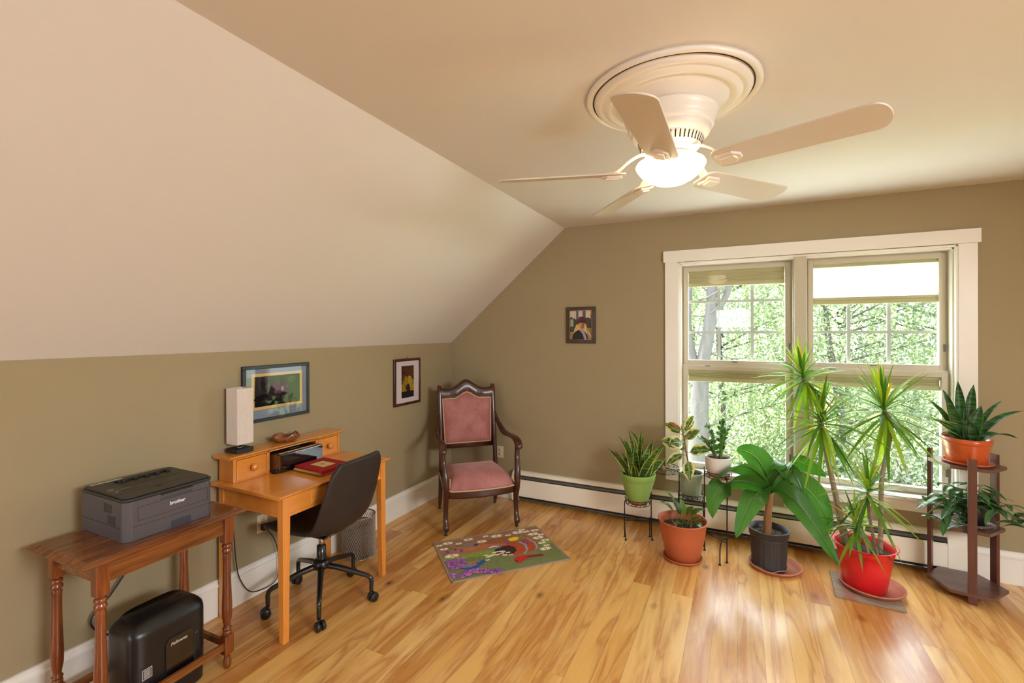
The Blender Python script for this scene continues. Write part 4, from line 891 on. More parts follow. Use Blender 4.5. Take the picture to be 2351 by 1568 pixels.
# ------------------------------------------------------------------ plant stands
m_wire = simple('black_wire', (30, 26, 26), .4, metal=.3)
t = thing('wire_plant_stand', 'folding black wire plant stand with scrollwork rings', 'plant stand')
def ring(cx, cy, z, r, h=.038):
    mb = MB()
    for zz, rr2 in ((z+h, r), (z, r*.92)): mb.tube([(cx+rr2*math.cos(a), cy+rr2*math.sin(a), zz) for a in [2*PI*i/40 for i in range(40)]], .0028, 6, True)
    n = 8
    for k in range(n):
        a0 = 2*PI*k/n; pts = []
        for s in range(25):
            u = s/24; th = u*2*PI*1.5; rad = .5*h*(1-.55*abs(2*u-1)) * .9
            dx = math.cos(th)*rad+(u-.5)*2*PI*r/n*.55; dz = math.sin(th)*rad*.85+h/2; a = a0+dx/r; rz_ = r*(.92+.08*max(0, min(1, dz/h))); pts.append((cx+rz_*math.cos(a), cy+rz_*math.sin(a), z+dz))
        mb.tube(pts, .0018, 5)
    for k in range(-2, 3):
        d = k*r*.32; hl = math.sqrt(max(0, (r*.92)**2-d*d)); mb.tube([(cx+d, cy-hl, z), (cx+d, cy+hl, z)], .002, 5)
    return mb.build('shelf_ring', m_wire, t)
ring(1.975, -.36, .272, .098); ring(2.175, -.30, .53, .097); ring(2.365, -.335, .365, .092); ring(2.555, -.415, .575, .092)
def post(pts, r=.0042): 
    mb = MB(); mb.tube(spline(pts, 5), r, 8); p = pts[0]; mb.lathe([(.010, 0), (.010, .003), (.005, .006), (.0042, .012)], (p[0], p[1], 0), 12); return mb.build('leg', m_wire, t)
post([(2.085, -.354, 0), (2.075, -.335, .04), (2.072, -.325, .12), (2.07, -.32, .3), (2.07, -.32, .60)]); post([(2.056, -.300, 0), (2.056, -.300, .12), (2.06, -.31, .16)])
post([(1.90, -.443, 0), (1.89, -.43, .08), (1.884, -.415, .14), (1.88, -.40, .27)]); post([(1.877, -.386, 0), (1.877, -.386, .25), (1.885, -.38, .29)])
post([(2.28, -.335, 0), (2.28, -.335, .2), (2.28, -.335, .57)]); post([(2.27, -.27, 0), (2.27, -.28, .2), (2.272, -.30, .38)])
post([(2.46, -.358, 0), (2.46, -.36, .2), (2.46, -.365, .62)]); post([(2.45, -.29, 0), (2.45, -.30, .2), (2.448, -.33, .38)])
post([(2.613, -.493, 0), (2.614, -.49, .3), (2.615, -.488, .56), (2.60, -.475, .58)]); post([(2.57, -.548, 0), (2.572, -.54, .12), (2.59, -.515, .17), (2.613, -.49, .18)])
mb = MB()
for a, b in (((1.88, -.40), (2.07, -.32)), ((2.07, -.32), (2.28, -.335)), ((2.28, -.335), (2.46, -.36)), ((2.46, -.36), (2.614, -.49))):
    for z in (.155, .135): mb.tube([(a[0], a[1], z), (b[0], b[1], z)], .0032, 6)
mb.build('cross_bar', m_wire, t)

t = thing('wooden_plant_stand', 'dark plum-stained three-tier wooden plant stand at the right', 'plant stand')
def shelf(z, pts): MB().prism(pts, z-.02, z, 'z').build('shelf', m_standw, t, bevel=.0015)
s0 = [(3.768, -.228), (3.827, -.405), (4.007, -.440), (4.137, -.278), (4.055, -.10), (3.87, -.085)]
s1 = [(3.80, -.19), (3.84, -.378), (4.007, -.412), (4.125, -.27), (4.045, -.115), (3.88, -.10)]
shelf(.065, s0); shelf(.43, s1); shelf(.80, [(3.785, -.195), (3.845, -.362), (4.02, -.405), (4.135, -.265), (4.05, -.115), (3.88, -.10)])
for (cx, cy, a, h) in ((3.928, -.412, math.radians(-11), .855), (3.813, -.135, math.radians(60), .855), (4.108, -.185, math.radians(-60), .855)):
    MB().box((-.020, -.010, 0), (.020, .010, h), Matrix.Translation((cx, cy, 0)) @ Matrix.Rotation(a, 4, 'Z')).build('post', m_standz, t, bevel=.0015)

# ------------------------------------------------------------------ pots and saucers
def potprof(rb, rt, h, th=.004, rim=.012, rimh=.02):
    return [(0, 0), (rb, 0), (rb+.003, .004), (rt-.004, h-rimh-.004), (rt-.003, h-rimh), (rt, h-rimh+.002), (rt+rim*.4, h-.003), (rt+rim*.35, h), (rt-th, h), (rt-th-.004, h-rimh), (rb, .03), (0, .03)]
def soil(t, r, z, seed=0):
    mb = MB(); rg = random.Random(seed); n = 18
    vs = [V(0, 0, z)]; fs = []
    for j in range(1, 9):
        for i in range(32): a = 2*PI*i/32; q = r*j/8; vs.append(V(q*math.cos(a), q*math.sin(a), z+rg.uniform(-.004, .006)*(j < 8)))
    fs = [(0, 1+i, 1+(i+1) % 32) for i in range(32)] + [(1+j*32+i, 1+(j+1)*32+i, 1+(j+1)*32+(i+1) % 32, 1+j*32+(i+1) % 32) for j in range(7) for i in range(32)]
    mb.add(vs, fs)
    for k in range(40):
        a = rg.uniform(0, 2*PI); q = r*.9*math.sqrt(rg.random()); mb.sphere((q*math.cos(a), q*math.sin(a), z+.003), rg.uniform(.003, .008), 6, (1, .7, .6))
    return mb.build('soil', m_soil, t)
def saucer(label, x, y, z, r, m, h=.022, group=None, sx=1, sy=1):
    t = thing('saucer', label, 'saucer', (x, y, z)); mb = MB()
    mb.lathe([(0, 0), (r*.86, 0), (r*.88, .002), (r*.96, h-.010), (r, h-.008), (r, h), (r*.955, h), (r*.90, .005), (0, .0045)], n=48, sx=sx, sy=sy); mb.build('dish', m, t); return t

# leaf materials
def uvedge(M):
    t = M.n('ShaderNodeTexCoord'); s = M.n('ShaderNodeSeparateXYZ'); M.link(t.outputs['UV'], s.inputs[0]); return M.math('ABSOLUTE', M.math('MULTIPLY_ADD', s.outputs[0], 2, -1)), s.outputs[1], s.outputs[0]
def b_snake(M):
    e, v, u = uvedge(M); n = M.noise(M.coord((6, 6, 60)), 1.5, 3)
    c = M.mix(M.ramp(n, [(.45, (0,)*3), (.6, (1,)*3)]), s2l((44, 82, 34)), s2l((92, 130, 60))); return M.mix(M.ramp(e, [(.76, (0,)*3), (.86, (1,)*3)]), c, s2l((204, 204, 110)))
def b_sans2(M):
    e, v, u = uvedge(M); n = M.noise(M.coord((8, 8, 45)), 1.6, 3); c = M.mix(M.ramp(n, [(.42, (0,)*3), (.62, (1,)*3)]), s2l((24, 58, 30)), s2l((62, 104, 56))); return M.mix(M.ramp(e, [(.9, (0,)*3), (1, (1,)*3)]), c, s2l((120, 150, 90)))
def b_rub(M):
    e, v, u = uvedge(M); n = M.noise(M.coord((1, 1, 1)), 38, 3); c = M.mix(M.ramp(n, [(.42, (0,)*3), (.55, (1,)*3)]), s2l((50, 84, 44)), s2l((112, 136, 84)))
    k = M.math('ADD', e, M.math('MULTIPLY', M.math('SUBTRACT', n, .5), 1.1)); c = M.mix(M.ramp(k, [(.6, (0,)*3), (.7, (1,)*3)]), c, s2l((226, 204, 150)))
    return M.mix(M.ramp(e, [(.03, (1,)*3), (.06, (0,)*3)]), c, s2l((190, 180, 120)))
def b_ban(M):
    e, v, u = uvedge(M); n = M.noise(M.coord((1, 1, 1)), 9, 3)
    wv = M.math('SINE', M.math('MULTIPLY', M.math('ADD', v, M.math('MULTIPLY', e, .12)), 150)); c = M.mix(n, s2l((34, 88, 34)), s2l((74, 132, 50)))
    c = M.mix(M.math('MULTIPLY_ADD', wv, .035, .04), c, s2l((150, 190, 90))); c = M.mix(M.ramp(M.math('MULTIPLY', v, M.math('ADD', e, .35)), [(1.08, (0,)*3), (1.34, (.8,)*3)]), c, s2l((200, 190, 40)))
    return M.mix(M.ramp(e, [(.03, (1,)*3), (.07, (0,)*3)]), c, s2l((158, 190, 96)))
def b_drac(M):
    e, v, u = uvedge(M); g = M.n('ShaderNodeNewGeometry'); c = M.ramp(g.outputs['Random Per Island'], [(0, s2l((52, 98, 42))), (.4, s2l((104, 150, 48))), (.9, s2l((168, 190, 56))), (1, s2l((220, 180, 40)))])
    return M.mix(M.ramp(v, [(.86, (0,)*3), (1, (.7,)*3)]), c, s2l((160, 110, 50)))
def b_plain(a, b, sc=12):
    def f(M):
        e, v, u = uvedge(M); g = M.n('ShaderNodeNewGeometry'); n = M.noise(M.coord(), sc, 3); c = M.mix(M.math('MULTIPLY_ADD', g.outputs['Random Per Island'], .5, M.math('MULTIPLY', n, .5)), s2l(a), s2l(b)); return M.mix(M.ramp(e, [(.03, (1,)*3), (.09, (0,)*3)]), c, s2l(b))
    return f
l_snake = leafmat('snake_leaf', b_snake, .15); l_sans = leafmat('dark_snake_leaf', b_sans2, .12, .3); l_rub = leafmat('variegated_rubber_leaf', b_rub, .2, .3); l_ban = leafmat('banana_leaf', b_ban, .28, .3)
l_drac = leafmat('dracaena_leaf', b_drac, .4, .35); l_zz = leafmat('zz_leaf', b_plain((34, 82, 36), (84, 134, 60)), .12, .2); l_asp = leafmat('aspidistra_leaf', b_plain((40, 84, 34), (110, 140, 50)), .25, .35); l_hoya = leafmat('hoya_leaf', b_plain((34, 78, 36), (88, 126, 78)), .15, .22)
l_red = leafmat('reddish_leaf', b_plain((130, 60, 40), (180, 100, 80)), .2); l_cream = leafmat('cream_leaf', b_plain((150, 160, 100), (215, 200, 140)), .2); l_dry = leafmat('dry_leaf', b_plain((120, 92, 50), (160, 130, 80)), .2, .8)
m_stem = simple('green_stem', (96, 116, 60), .5, vary=.2); m_bark = simple('brown_stem', (120, 84, 54), .8, vary=.3, scale=40, bump=.5)
def lance(w, p=.45, base=.25):
    def f(t): 
        a = base+(1-base)*math.sin(min(1, t/p)*PI/2) if t < p else math.cos((t-p)/(1-p)*PI/2)**.8
        return w*max(a, .02)
    return f
def strap(w):
    return lambda t: w*(.75+.25*math.sin(min(1, t/.3)*PI/2)) if t < .35 else w*max(.03, (1-((t-.35)/.65)**2.4))
def oval(w, p=.8): return lambda t: w*max(.04, math.sin(PI*t**p)**.75)

# 1. variegated snake plant in green pot on the wire stand
saucer('red plastic dish under the green pot on the wire stand', 1.975, -.36, .2755, .082, simple('red_dish', (190, 20, 24), .4), .034)
t = thing('potted_snake_plant', 'yellow-edged snake plant in a light green pot', 'potted plant', (1.975, -.36, .2905))
m_gp = simple('green_pot_plastic', (140, 172, 88), .45, vary=.04); hP = .222
mb = MB(); mb.lathe(potprof(.076, .130, hP, rimh=.05), n=56); mb.build('pot', m_gp, t); soil(t, .118, hP-.02, 1)
mb = MB(); rg = random.Random(5)
for k in range(38):
    a = rg.uniform(0, 2*PI); r0 = rg.uniform(.0, .085); b = V(r0*math.cos(a), r0*math.sin(a), hP-.02); L = rg.uniform(.12, .26); out = rg.uniform(.05, .6)*L*(1 if r0 > .03 else .4)*1.5
    d = V(math.cos(a), math.sin(a), 0); tip = b+d*out+V(0, 0, L); mid = b+d*out*.3+V(0, 0, L*.55); an = rg.uniform(0, PI); mb.leaf(bez(b, mid, tip, 10), strap(rg.uniform(.022, .034)), V(.8+.2*math.cos(an), -.5+.5*math.sin(an), 0), .25)
for dx, L, lean in ((-.05, .30, -.13), (.03, .36, .02), (-.02, .34, -.06), (.0, .31, .05)):
    b = V(dx*.4, 0, hP-.02); mb.leaf(bez(b, b+V(lean*.2, 0, L*.6), b+V(lean, -.01, L), 10), strap(.022), V(.8, -.5, 0), .3)
b = V(.02, .01, hP-.02); mb.leaf(bez(b, b+V(.02, 0, .32), b+V(-.06, .0, .33), 12, b+V(-.10, -.01, .345)), strap(.018), V(.8, -.5, 0), .3)
mb.build('foliage', l_snake, t)

# 2. variegated rubber plant, sage pot
saucer('grey saucer under the sage green pot', 2.365, -.335, .3685, .078, simple('grey_dish', (150, 156, 152), .5), .018)
t = thing('potted_rubber_plant', 'variegated rubber plant in a small sage green pot', 'potted plant', (2.365, -.335, .3745)); hP = .185
mb = MB(); mb.lathe(potprof(.064, .083, hP, rimh=.03), n=48); mb.build('pot', simple('sage_pot', (150, 166, 140), .5, vary=.04), t); soil(t, .074, hP-.014, 2)
stem = spline([V(0, 0, hP-.02), V(-.02, 0, .26), V(-.035, .0, .34), V(-.05, 0, .44), V(-.07, 0, .52)], 6)
MB().tube(stem, lerp_list([.006, .0055, .005, .004, .003], 6), 8).build('stem', m_bark, t)
mb = MB(); rg = random.Random(8); mb2 = MB()
lv = [(.30, 200, .13, .040, -.6), (.33, -20, .14, .044, .25), (.36, 170, .14, .045, .15), (.39, 235, .12, .045, .05), (.42, -40, .13, .036, .6), (.45, 160, .12, .036, .45), (.47, 60, .11, .032, .6), (.48, 250, .10, .034, .7), (.40, 80, .11, .035, .3), (.50, 0, .10, .028, 1.1), (.26, 280, .13, .040, -1.0), (.32, 130, .12, .036, .3), (.44, 300, .11, .036, .35)]
for z, az, L, wd_, el in lv:
    i = min(range(len(stem)), key=lambda j: abs(stem[j].z-z)); b = stem[i]; a = math.radians(az); d = V(math.cos(a), math.sin(a), 0)
    p1 = b+d*.03+V(0, 0, .012); tip = p1+d*L*math.cos(el)+V(0, 0, L*math.sin(el)); mid = (p1+tip)/2+V(0, 0, .018); tip = p1+(tip-p1)*1.15; mb.leaf(bez(p1, mid, tip, 10), oval(wd_*1.15, .85), (tip-p1).cross(V(rg.uniform(-.5, .3), -.75, rg.uniform(.3, .9))), .15); mb2.tube([b, p1], .002, 6)
mb.build('foliage', l_rub, t); mb2.build('leaf_stalk', m_stem, t)
mb = MB(); b = stem[-1]; mb.leaf(bez(b-V(0, 0, .03), b+V(-.04, 0, .02), b+V(-.09, 0, .025), 8), oval(.018), V(.3, -.4, .8), .2); tag(mb.build('young_leaf', l_red, t), 'reddish young leaf')
mb = MB(); mb.leaf(bez(b-V(0, 0, .02), b+V(.01, 0, .02), b+V(.04, 0, .06), 8), oval(.012), V(.5, -.5, .5), .2); tag(mb.build('young_leaf', l_cream, t), 'cream young leaf')

# 3. zz plant in white pot
saucer('terracotta saucer under the white ribbed pot', 2.555, -.415, .5785, .080, m_terra, .02)
t = thing('potted_zz_plant', 'glossy green zz plant in a ribbed white pot', 'potted plant', (2.555, -.415, .5845)); hP = .135
pp = [(0, 0), (.055, 0), (.062, .006)]
for k in range(18): z = .01+k*.0065; pp += [(.064+.024*math.sin(min(1, z/.10)*PI/2), z), (.0632+.024*math.sin(min(1, z/.10)*PI/2), z+.003)]
pp += [(.089, hP-.004), (.087, hP), (.083, hP), (.082, hP-.02), (.05, .02), (0, .02)]
mb = MB(); mb.lathe(pp, n=56); mb.build('pot', simple('white_ceramic', (226, 214, 204), .4, vary=.03), t); soil(t, .08, hP-.018, 3)
ms = MB(); mb = MB(); rg = random.Random(4)
for az, L, out in ((150, .22, .06), (200, .16, .09), (60, .26, .02), (10, .25, .06), (-40, .22, .05), (240, .15, .09), (170, .14, .11)):
    a = math.radians(az); d = V(math.cos(a), math.sin(a), 0); b = d*.02+V(0, 0, hP-.02); pts = bez(b, b+d*out*.2+V(0, 0, L*.6), b+d*out*1.1+V(0, 0, L), 12); ms.tube(pts, [.006*(1-.7*i/12)+.001 for i in range(13)], 7)
    for i in range(3, 13):
        tdir = (pts[min(i+1, 12)]-pts[i-1]).normalized()
        for s in (-1, 1):
            sd = d.cross(V(0, 0, 1))*s; sd = (sd+V(rg.uniform(-.4, .4), rg.uniform(-.4, .4), .3)+tdir*.35).normalized(); l = rg.uniform(.035, .052)
            if s == 1 or i % 2: mb.leaf(bez(pts[i], pts[i]+sd*l*.5+V(0, 0, .008), pts[i]+sd*l, 5), oval(.0125, .7), tdir, .2)
ms.build('stem', m_stem, t); mb.build('foliage', l_zz, t)

# 4. terracotta-coloured pot with sparse broad leaves
saucer('terracotta saucer under the big round terracotta coloured pot', 2.328, -.56, 0, .135, m_terra, .024)
t = thing('potted_cast_iron_plant', 'sparse broad-leaved plant with dry stalks in a large terracotta coloured pot', 'potted plant', (2.328, -.56, .006)); hP = .275
mb = MB(); mb.lathe([(0, 0), (.105, 0), (.112, .006), (.148, .16), (.159, hP-.02), (.163, hP-.014), (.168, hP-.006), (.168, hP), (.160, hP), (.152, hP-.03), (.10, .03), (0, .03)], n=60); mb.build('pot', m_terra, t); soil(t, .143, hP-.055, 4)
mb = MB(); b0 = V(0, 0, hP-.05)
for (bx, by_, mx, my, mz, tx, ty, tz, wd_) in ((-.02, 0, -.08, .0, .16, -.16, .02, .14, .02), (-.03, .02, -.05, .05, .2, -.13, .05, .21, .018), (.02, 0, .01, .0, .12, -.02, .02, .19, .022), (.03, 0, .05, .02, .12, .15, .03, .13, .034), (.02, -.02, .05, -.02, .07, .13, -.02, .08, .032), (.05, -.03, .10, -.05, .09, .14, -.07, .02, .02), (-.01, .03, -.02, .05, .1, -.06, .06, .15, .026), (.0, -.02, .0, -.04, .09, -.03, -.07, .07, .026), (.01, .03, .03, .05, .12, .07, .07, .12, .024)):
    B = b0+V(bx, by_, 0); mb.leaf(bez(B, b0+V(mx, my, mz), b0+V(tx, ty, tz), 12), (lambda q, w_=wd_*1.25: w_*(.10 if q < .35 else max(.04, math.sin(PI*((q-.35)/.65)**.85)**.7))), None, .2, wave=.08)
mb.build('foliage', l_asp, t)
mb = MB(); rg = random.Random(9)
for k in range(34):
    a = rg.uniform(0, 2*PI); B = b0+V(.05*math.cos(a), .05*math.sin(a), -.005); L = rg.uniform(.05, .13); e = B+V(math.cos(a)*L*rg.uniform(.3, 1), math.sin(a)*L*rg.uniform(.3, 1), L*rg.uniform(.2, .8)); mb.tube(bez(B, (B+e)/2+V(0, 0, .02), e, 4), .0016, 5)
for k in range(6):
    a = rg.uniform(0, 2*PI); B = b0+V(.06*math.cos(a), .06*math.sin(a), .004); mb.leaf(bez(B, B+V(.03, .01, .02), B+V(.06*math.cos(k), .06*math.sin(k), .005), 5), oval(.01), None, .4)
tag(mb.build('dry_stalks', l_dry, t), 'dry brown stalks')

# 5. banana plant
saucer('shallow terracotta saucer under the black nursery pot', 2.908, -.425, 0, .162, m_saucer, .032)
t = thing('potted_banana_plant', 'young banana plant in a black ribbed nursery pot', 'potted plant', (2.872, -.430, .006)); hP = .262
mb = MB(); mb.lathe([(0, 0), (.103, 0), (.106, .02), (.104, .024), (.113, .2), (.116, hP-.045)], n=88, rib=.018); mb.lathe([(.118, hP-.05), (.1215, hP-.045), (.123, hP-.008), (.126, hP-.006), (.126, hP), (.119, hP), (.112, hP-.06), (.09, .03)], n=64)
mb.build('pot', simple('nursery_black', (50, 46, 48), .5, vary=.12, scale=12), t); soil(t, .113, hP-.04, 5)
mb = MB(); rg = random.Random(2); mb.tube([(.110*math.cos(a)*(1+.01*math.sin(7*a)), .110*math.sin(a), .012+.006*math.sin(5*a)) for a in [2*PI*i/50 for i in range(50)]], .004, 6, True); tag(mb.build('dried_residue', simple('residue', (150, 120, 90), .9, vary=.3, scale=60), t), 'crusty tan residue line at the pot base')
TK = spline([V(-.01, -.0, hP-.05), V(-.006, 0, .32), V(.0, 0, .40), (.012, 0, .50)], 6)
mb = MB(); mb.tube(TK, lerp_list([.027, .025, .022, .017], 6), 16); mb.build('trunk', simple('banana_trunk', (142, 98, 60), .75, vary=.35, scale=10, stretch=(6, 6, 1), bump=.3), t)
CB = V(.012, 0, .50)
def banleaf(mid1, mid2, tip, wd_, fold=.2, side=None, wave=.1, ph=0):
    p = bez(CB, V(*mid1), V(*mid2), 22, V(*tip)); f = lambda q: wd_*(.05 if q < .08 else max(.03, math.sin(PI*min(1, ((q-.08)/.92))**.75)**.55))
    ml = MB(); ml.leaf(p, f, (V(*side[0]), V(*side[1])), fold, wave=wave, ph=ph, nc=6); ml.tube([q+V(0, 0, -.0015) for q in p], [.005*(1-i/26)+.0008 for i in range(23)], 6); return ml.build('leaf', l_ban, t)
S = (.2, -.5, .75)
banleaf((-.06, .00, .70), (-.22, -.08, .76), (-.37, -.15, .55), .078, .3, ((.2, -.7, .7), (.6, -.6, .5)), .10, 1)
banleaf((-.02, .07, .68), (-.08, .12, .76), (-.20, .14, .74), .085, -.2, ((.8, -.1, .3), (.5, -.1, .85)), .10, 2)
banleaf((.05, .04, .70), (.14, .06, .80), (.34, .06, .64), .095, -.15, ((.6, -.3, -.6), (-.2, -.3, .9)), .14, 3)
banleaf((-.12, -.08, .62), (-.36, -.16, .66), (-.345, -.17, .33), .092, .1, ((.1, -.6, .8), (.95, .35, 0)), .08, 0)
banleaf((-.04, -.07, .60), (-.10, -.12, .52), (-.20, -.19, .23), .078, .25, ((.7, .0, .7), (.95, .3, .15)), .08, 2)
banleaf((.12, -.03, .66), (.28, -.05, .63), (.345, -.075, .31), .092, .15, ((0, -.6, .8), (.85, .3, .3)), .12, 1)
banleaf((.08, -.06, .60), (.18, -.12, .52), (.37, -.18, .17), .072, .15, ((.3, -.5, .8), (.85, .2, .5)), .08, 4)
banleaf((.05, .0, .70), (.14, -.03, .74), (.19, -.07, .56), .062, .35, ((.6, -.4, .7), (.9, .2, .1)), .08, 0)
banleaf((.02, .0, .60), (.05, -.01, .66), (.11, -.02, .70), .038, .45, ((.7, -.3, -.5), (.7, -.3, -.5)), .0, 0)

# 6. dracaena in red pot
t = thing('wooden_board', 'weathered grey board on the floor under the dracaena', 'board', (3.40, -.505, 0), math.radians(-3))
M = Mat('weathered_board'); v = M.coord((3, 30, 3)); c = M.mix(M.noise(v, 2, 4), s2l((176, 158, 138)), s2l((112, 94, 80))); spx = M.n('ShaderNodeSeparateXYZ'); M.link(M.coord(), spx.inputs[0]); msk = M.ramp(M.math('ABSOLUTE', M.math('SUBTRACT', spx.outputs[0], -.10)), [(.02, (1,)*3), (.045, (0,)*3)])
M.set(Base__Color=M.mix(M.math('MULTIPLY', msk, M.noise(v, 3, 2)), c, s2l((170, 60, 60))), Roughness=.85)
MB().box((-.175, -.175, 0), (.165, .165, .014)).build('board_slab', M.m, t, bevel=.003)
saucer('wide terracotta saucer under the red pot on the board', 3.432, -.485, .014, .170, m_saucer, .032)
t = thing('potted_dracaena', 'tall many-headed dracaena in a bright red pot', 'potted plant', (3.395, -.49, .020)); hP = .27
mb = MB(); mb.lathe([(0, 0), (.105, 0), (.112, .006), (.138, .17), (.145, hP-.045), (.150, hP-.042), (.152, hP-.02), (.158, hP-.006), (.170, hP-.003), (.170, hP), (.158, hP), (.150, hP-.012), (.142, hP-.04), (.1, .03), (0, .03)], n=64); mb.build('pot', simple('red_pot_plastic', (218, 34, 38), .4, vary=.03), t); soil(t, .136, hP-.05, 6)
m_cane = simple('grey_cane_bark', (158, 136, 118), .8, vary=.25, scale=3, stretch=(1, 1, 60), bump=.8, bscale=20)
def cane(pts, r0, r1):
    p = spline(pts, 8); n = len(p); mb = MB(); mb.tube(p, [(r0+(r1-r0)*i/(n-1))*(1+.05*(i % 2)) for i in range(n)], 12); return mb.build('cane', m_cane, t)
def head(c, axis, n, L, seed, wmax=.011, zmin=None):
    rg = random.Random(seed); mb = MB(); axis = V(*axis).normalized(); o = axis.orthogonal().normalized(); o2 = axis.cross(o)
    for k in range(n):
        q = k/n; el = math.radians(78-140*q**1.1+rg.uniform(-12, 12)); az = k*2.39996+rg.uniform(-.2, .2); d = (o*math.cos(az)+o2*math.sin(az))*math.cos(el)+axis*math.sin(el)
        b = V(*c)+axis*(.02-.09*q); l = L*rg.uniform(.8, 1.15)*(1-.15*max(0, math.sin(el))); dr = l*rg.uniform(.04, .30)*(.3+.8*math.cos(el)); m1 = b+d*l*.5+V(0, 0, .012); tp_ = b+d*l*.97-V(0, 0, dr)
        mb.leaf(bez(b, m1, tp_, 9), lance(wmax*rg.uniform(.8, 1.15)*(.7 if el > .8 else 1), .35, .5), V(d.y, -d.x, rg.uniform(-.3, .3)), .25, nc=2)
    return mb.build('leaf_rosette', l_drac, t)
O = V(3.395, -.49, .02)
def L_(x, y, z): return (x-O.x, y-O.y, z-O.z)
cane([L_(3.30, -.46, .22), L_(3.27, -.46, .40), L_(3.235, -.46, .62), L_(3.20, -.44, .82), L_(3.165, -.43, 1.02), L_(3.17, -.43, 1.15), L_(3.12, -.44, 1.24), L_(3.075, -.45, 1.31)], .013, .010)
cane([L_(3.33, -.52, .22), L_(3.285, -.52, .38), L_(3.25, -.51, .55), L_(3.215, -.50, .75), L_(3.19, -.50, .92), L_(3.17, -.50, 1.03)], .013, .010)
cane([L_(3.475, -.48, .22), L_(3.48, -.48, .45), L_(3.485, -.48, .7), L_(3.52, -.48, .92), L_(3.53, -.49, 1.04), L_(3.495, -.5, 1.13)], .014, .011)
cane([L_(3.455, -.53, .22), L_(3.43, -.53, .36), L_(3.41, -.53, .5), L_(3.405, -.53, .63)], .009, .007)
cane([L_(3.40, -.57, .22), L_(3.385, -.58, .32), L_(3.35, -.57, .42)], .011, .008)
head(L_(3.07, -.45, 1.325), (-.3, 0, 1), 76, .31, 1, .012); head(L_(3.165, -.50, 1.045), (-.15, 0, 1), 84, .36, 2, .012); head(L_(3.49, -.50, 1.145), (-.2, -.05, 1), 84, .37, 3, .012)
head(L_(3.405, -.53, .645), (0, 0, 1), 52, .31, 4, .011); head(L_(3.335, -.57, .44), (-.1, 0, 1), 36, .23, 5, .010)

# 7. dark snake plant on wooden stand
saucer('orange-brown saucer under the orange pot on the wooden stand', 3.955, -.265, .80, .118, m_terra, .018)
t = thing('potted_snake_plant', 'dark broad-leaved snake plant in an orange pot on the wooden stand', 'potted plant', (3.95, -.265, .806)); hP = .155
mb = MB(); mb.lathe([(0, 0), (.090, 0), (.093, .004), (.110, hP-.04), (.112, hP-.034), (.117, hP-.03), (.119, hP), (.112, hP), (.106, hP-.03), (.08, .02), (0, .02)], n=56); mb.build('pot', simple('orange_pot', (196, 84, 38), .28, vary=.06, coat=.3), t); soil(t, .106, hP-.02, 7)
mb = MB(); BZ0 = hP-.02
for (bx, by_, tx, ty, tz, wd_, cv) in ((-.02, 0, -.10, -.02, .245, .030, .4), (-.01, .01, -.03, .03, .36, .027, .1), (.01, .0, .035, .0, .345, .028, .2), (.02, -.02, .06, -.03, .22, .033, .1), (.0, -.02, -.005, -.03, .14, .020, .0), (-.03, .02, -.17, .03, .235, .016, .5), (-.03, 0, -.19, -.02, .13, .022, 1.1), (-.04, -.02, -.14, -.06, .04, .016, 1.0), (.03, .0, .17, .02, .25, .016, .5), (.04, .0, .26, .0, .20, .020, .9), (.04, -.02, .22, -.03, .04, .028, 1.0), (.03, .02, .14, .06, .12, .02, .9), (.0, .03, .0, .07, .26, .028, .2), (-.02, .03, -.09, .07, .30, .02, .4), (.02, -.04, .0, -.06, .12, .018, .1)):
    b = V(bx, by_, BZ0); tp_ = V(tx, ty, BZ0+tz); d = tp_-b; mid = b+V(d.x*.35, d.y*.35, max(d.z, .05)*.6+.05*cv); mb.leaf(bez(b, mid, tp_, 12), strap(wd_), V(.85, -.5, .1), .35)
mb.build('foliage', l_sans, t)

# 8. hoya on the middle shelf
t = saucer('clear plastic saucer on the middle shelf of the wooden stand', 3.975, -.27, .43, .105, m_cglass, .018)
t = thing('potted_hoya', 'trailing hoya in a small black pot on the middle shelf', 'potted plant', (3.975, -.265, .436)); hP = .125
mb = MB(); mb.lathe(potprof(.055, .070, hP), n=40); mb.build('pot', m_black, t); soil(t, .062, hP-.015, 8)
ms = MB(); mb = MB(); rg = random.Random(12)
runs = [((-.10, -.03, .20), (-.22, -.08, .12)), ((-.12, .0, .20), (-.27, -.02, .10)), ((-.08, -.05, .18), (-.17, -.12, .02)), ((-.05, -.05, .16), (-.08, -.14, .02)), ((.10, .0, .20), (.26, -.02, .08)), ((.12, -.04, .18), (.30, -.10, .02)), ((.08, .05, .20), (.22, .08, .14)), ((.12, .02, .16), (.28, .0, -.03)), ((0, -.06, .2), (.05, -.14, .14)), ((-.04, .05, .22), (-.12, .10, .20)), ((.02, .0, .2), (.05, .0, .24)), ((.10, -.07, .15), (.20, -.14, .03)), ((-.12, -.02, .17), (-.24, -.10, .05))]
for m1, e in runs:
    b = V(0, 0, hP-.01); pts = bez(b, V(*m1), V(*e), 12); ms.tube(pts, .002, 5)
    for i in range(3, 13, 1):
        if rg.random() < .2: continue
        a = rg.uniform(0, 2*PI); d = V(math.cos(a), math.sin(a)*.8, rg.uniform(-.7, .25)).normalized(); l = rg.uniform(.075, .13); mb.leaf(bez(pts[i], pts[i]+d*l*.5+V(0, 0, .016), pts[i]+d*l-V(0, 0, .015), 7), lance(rg.uniform(.015, .026), .45, .15), d.cross(V(0, 0, 1)), .25)
ms.build('vine', m_stem, t); mb.build('foliage', l_hoya, t)

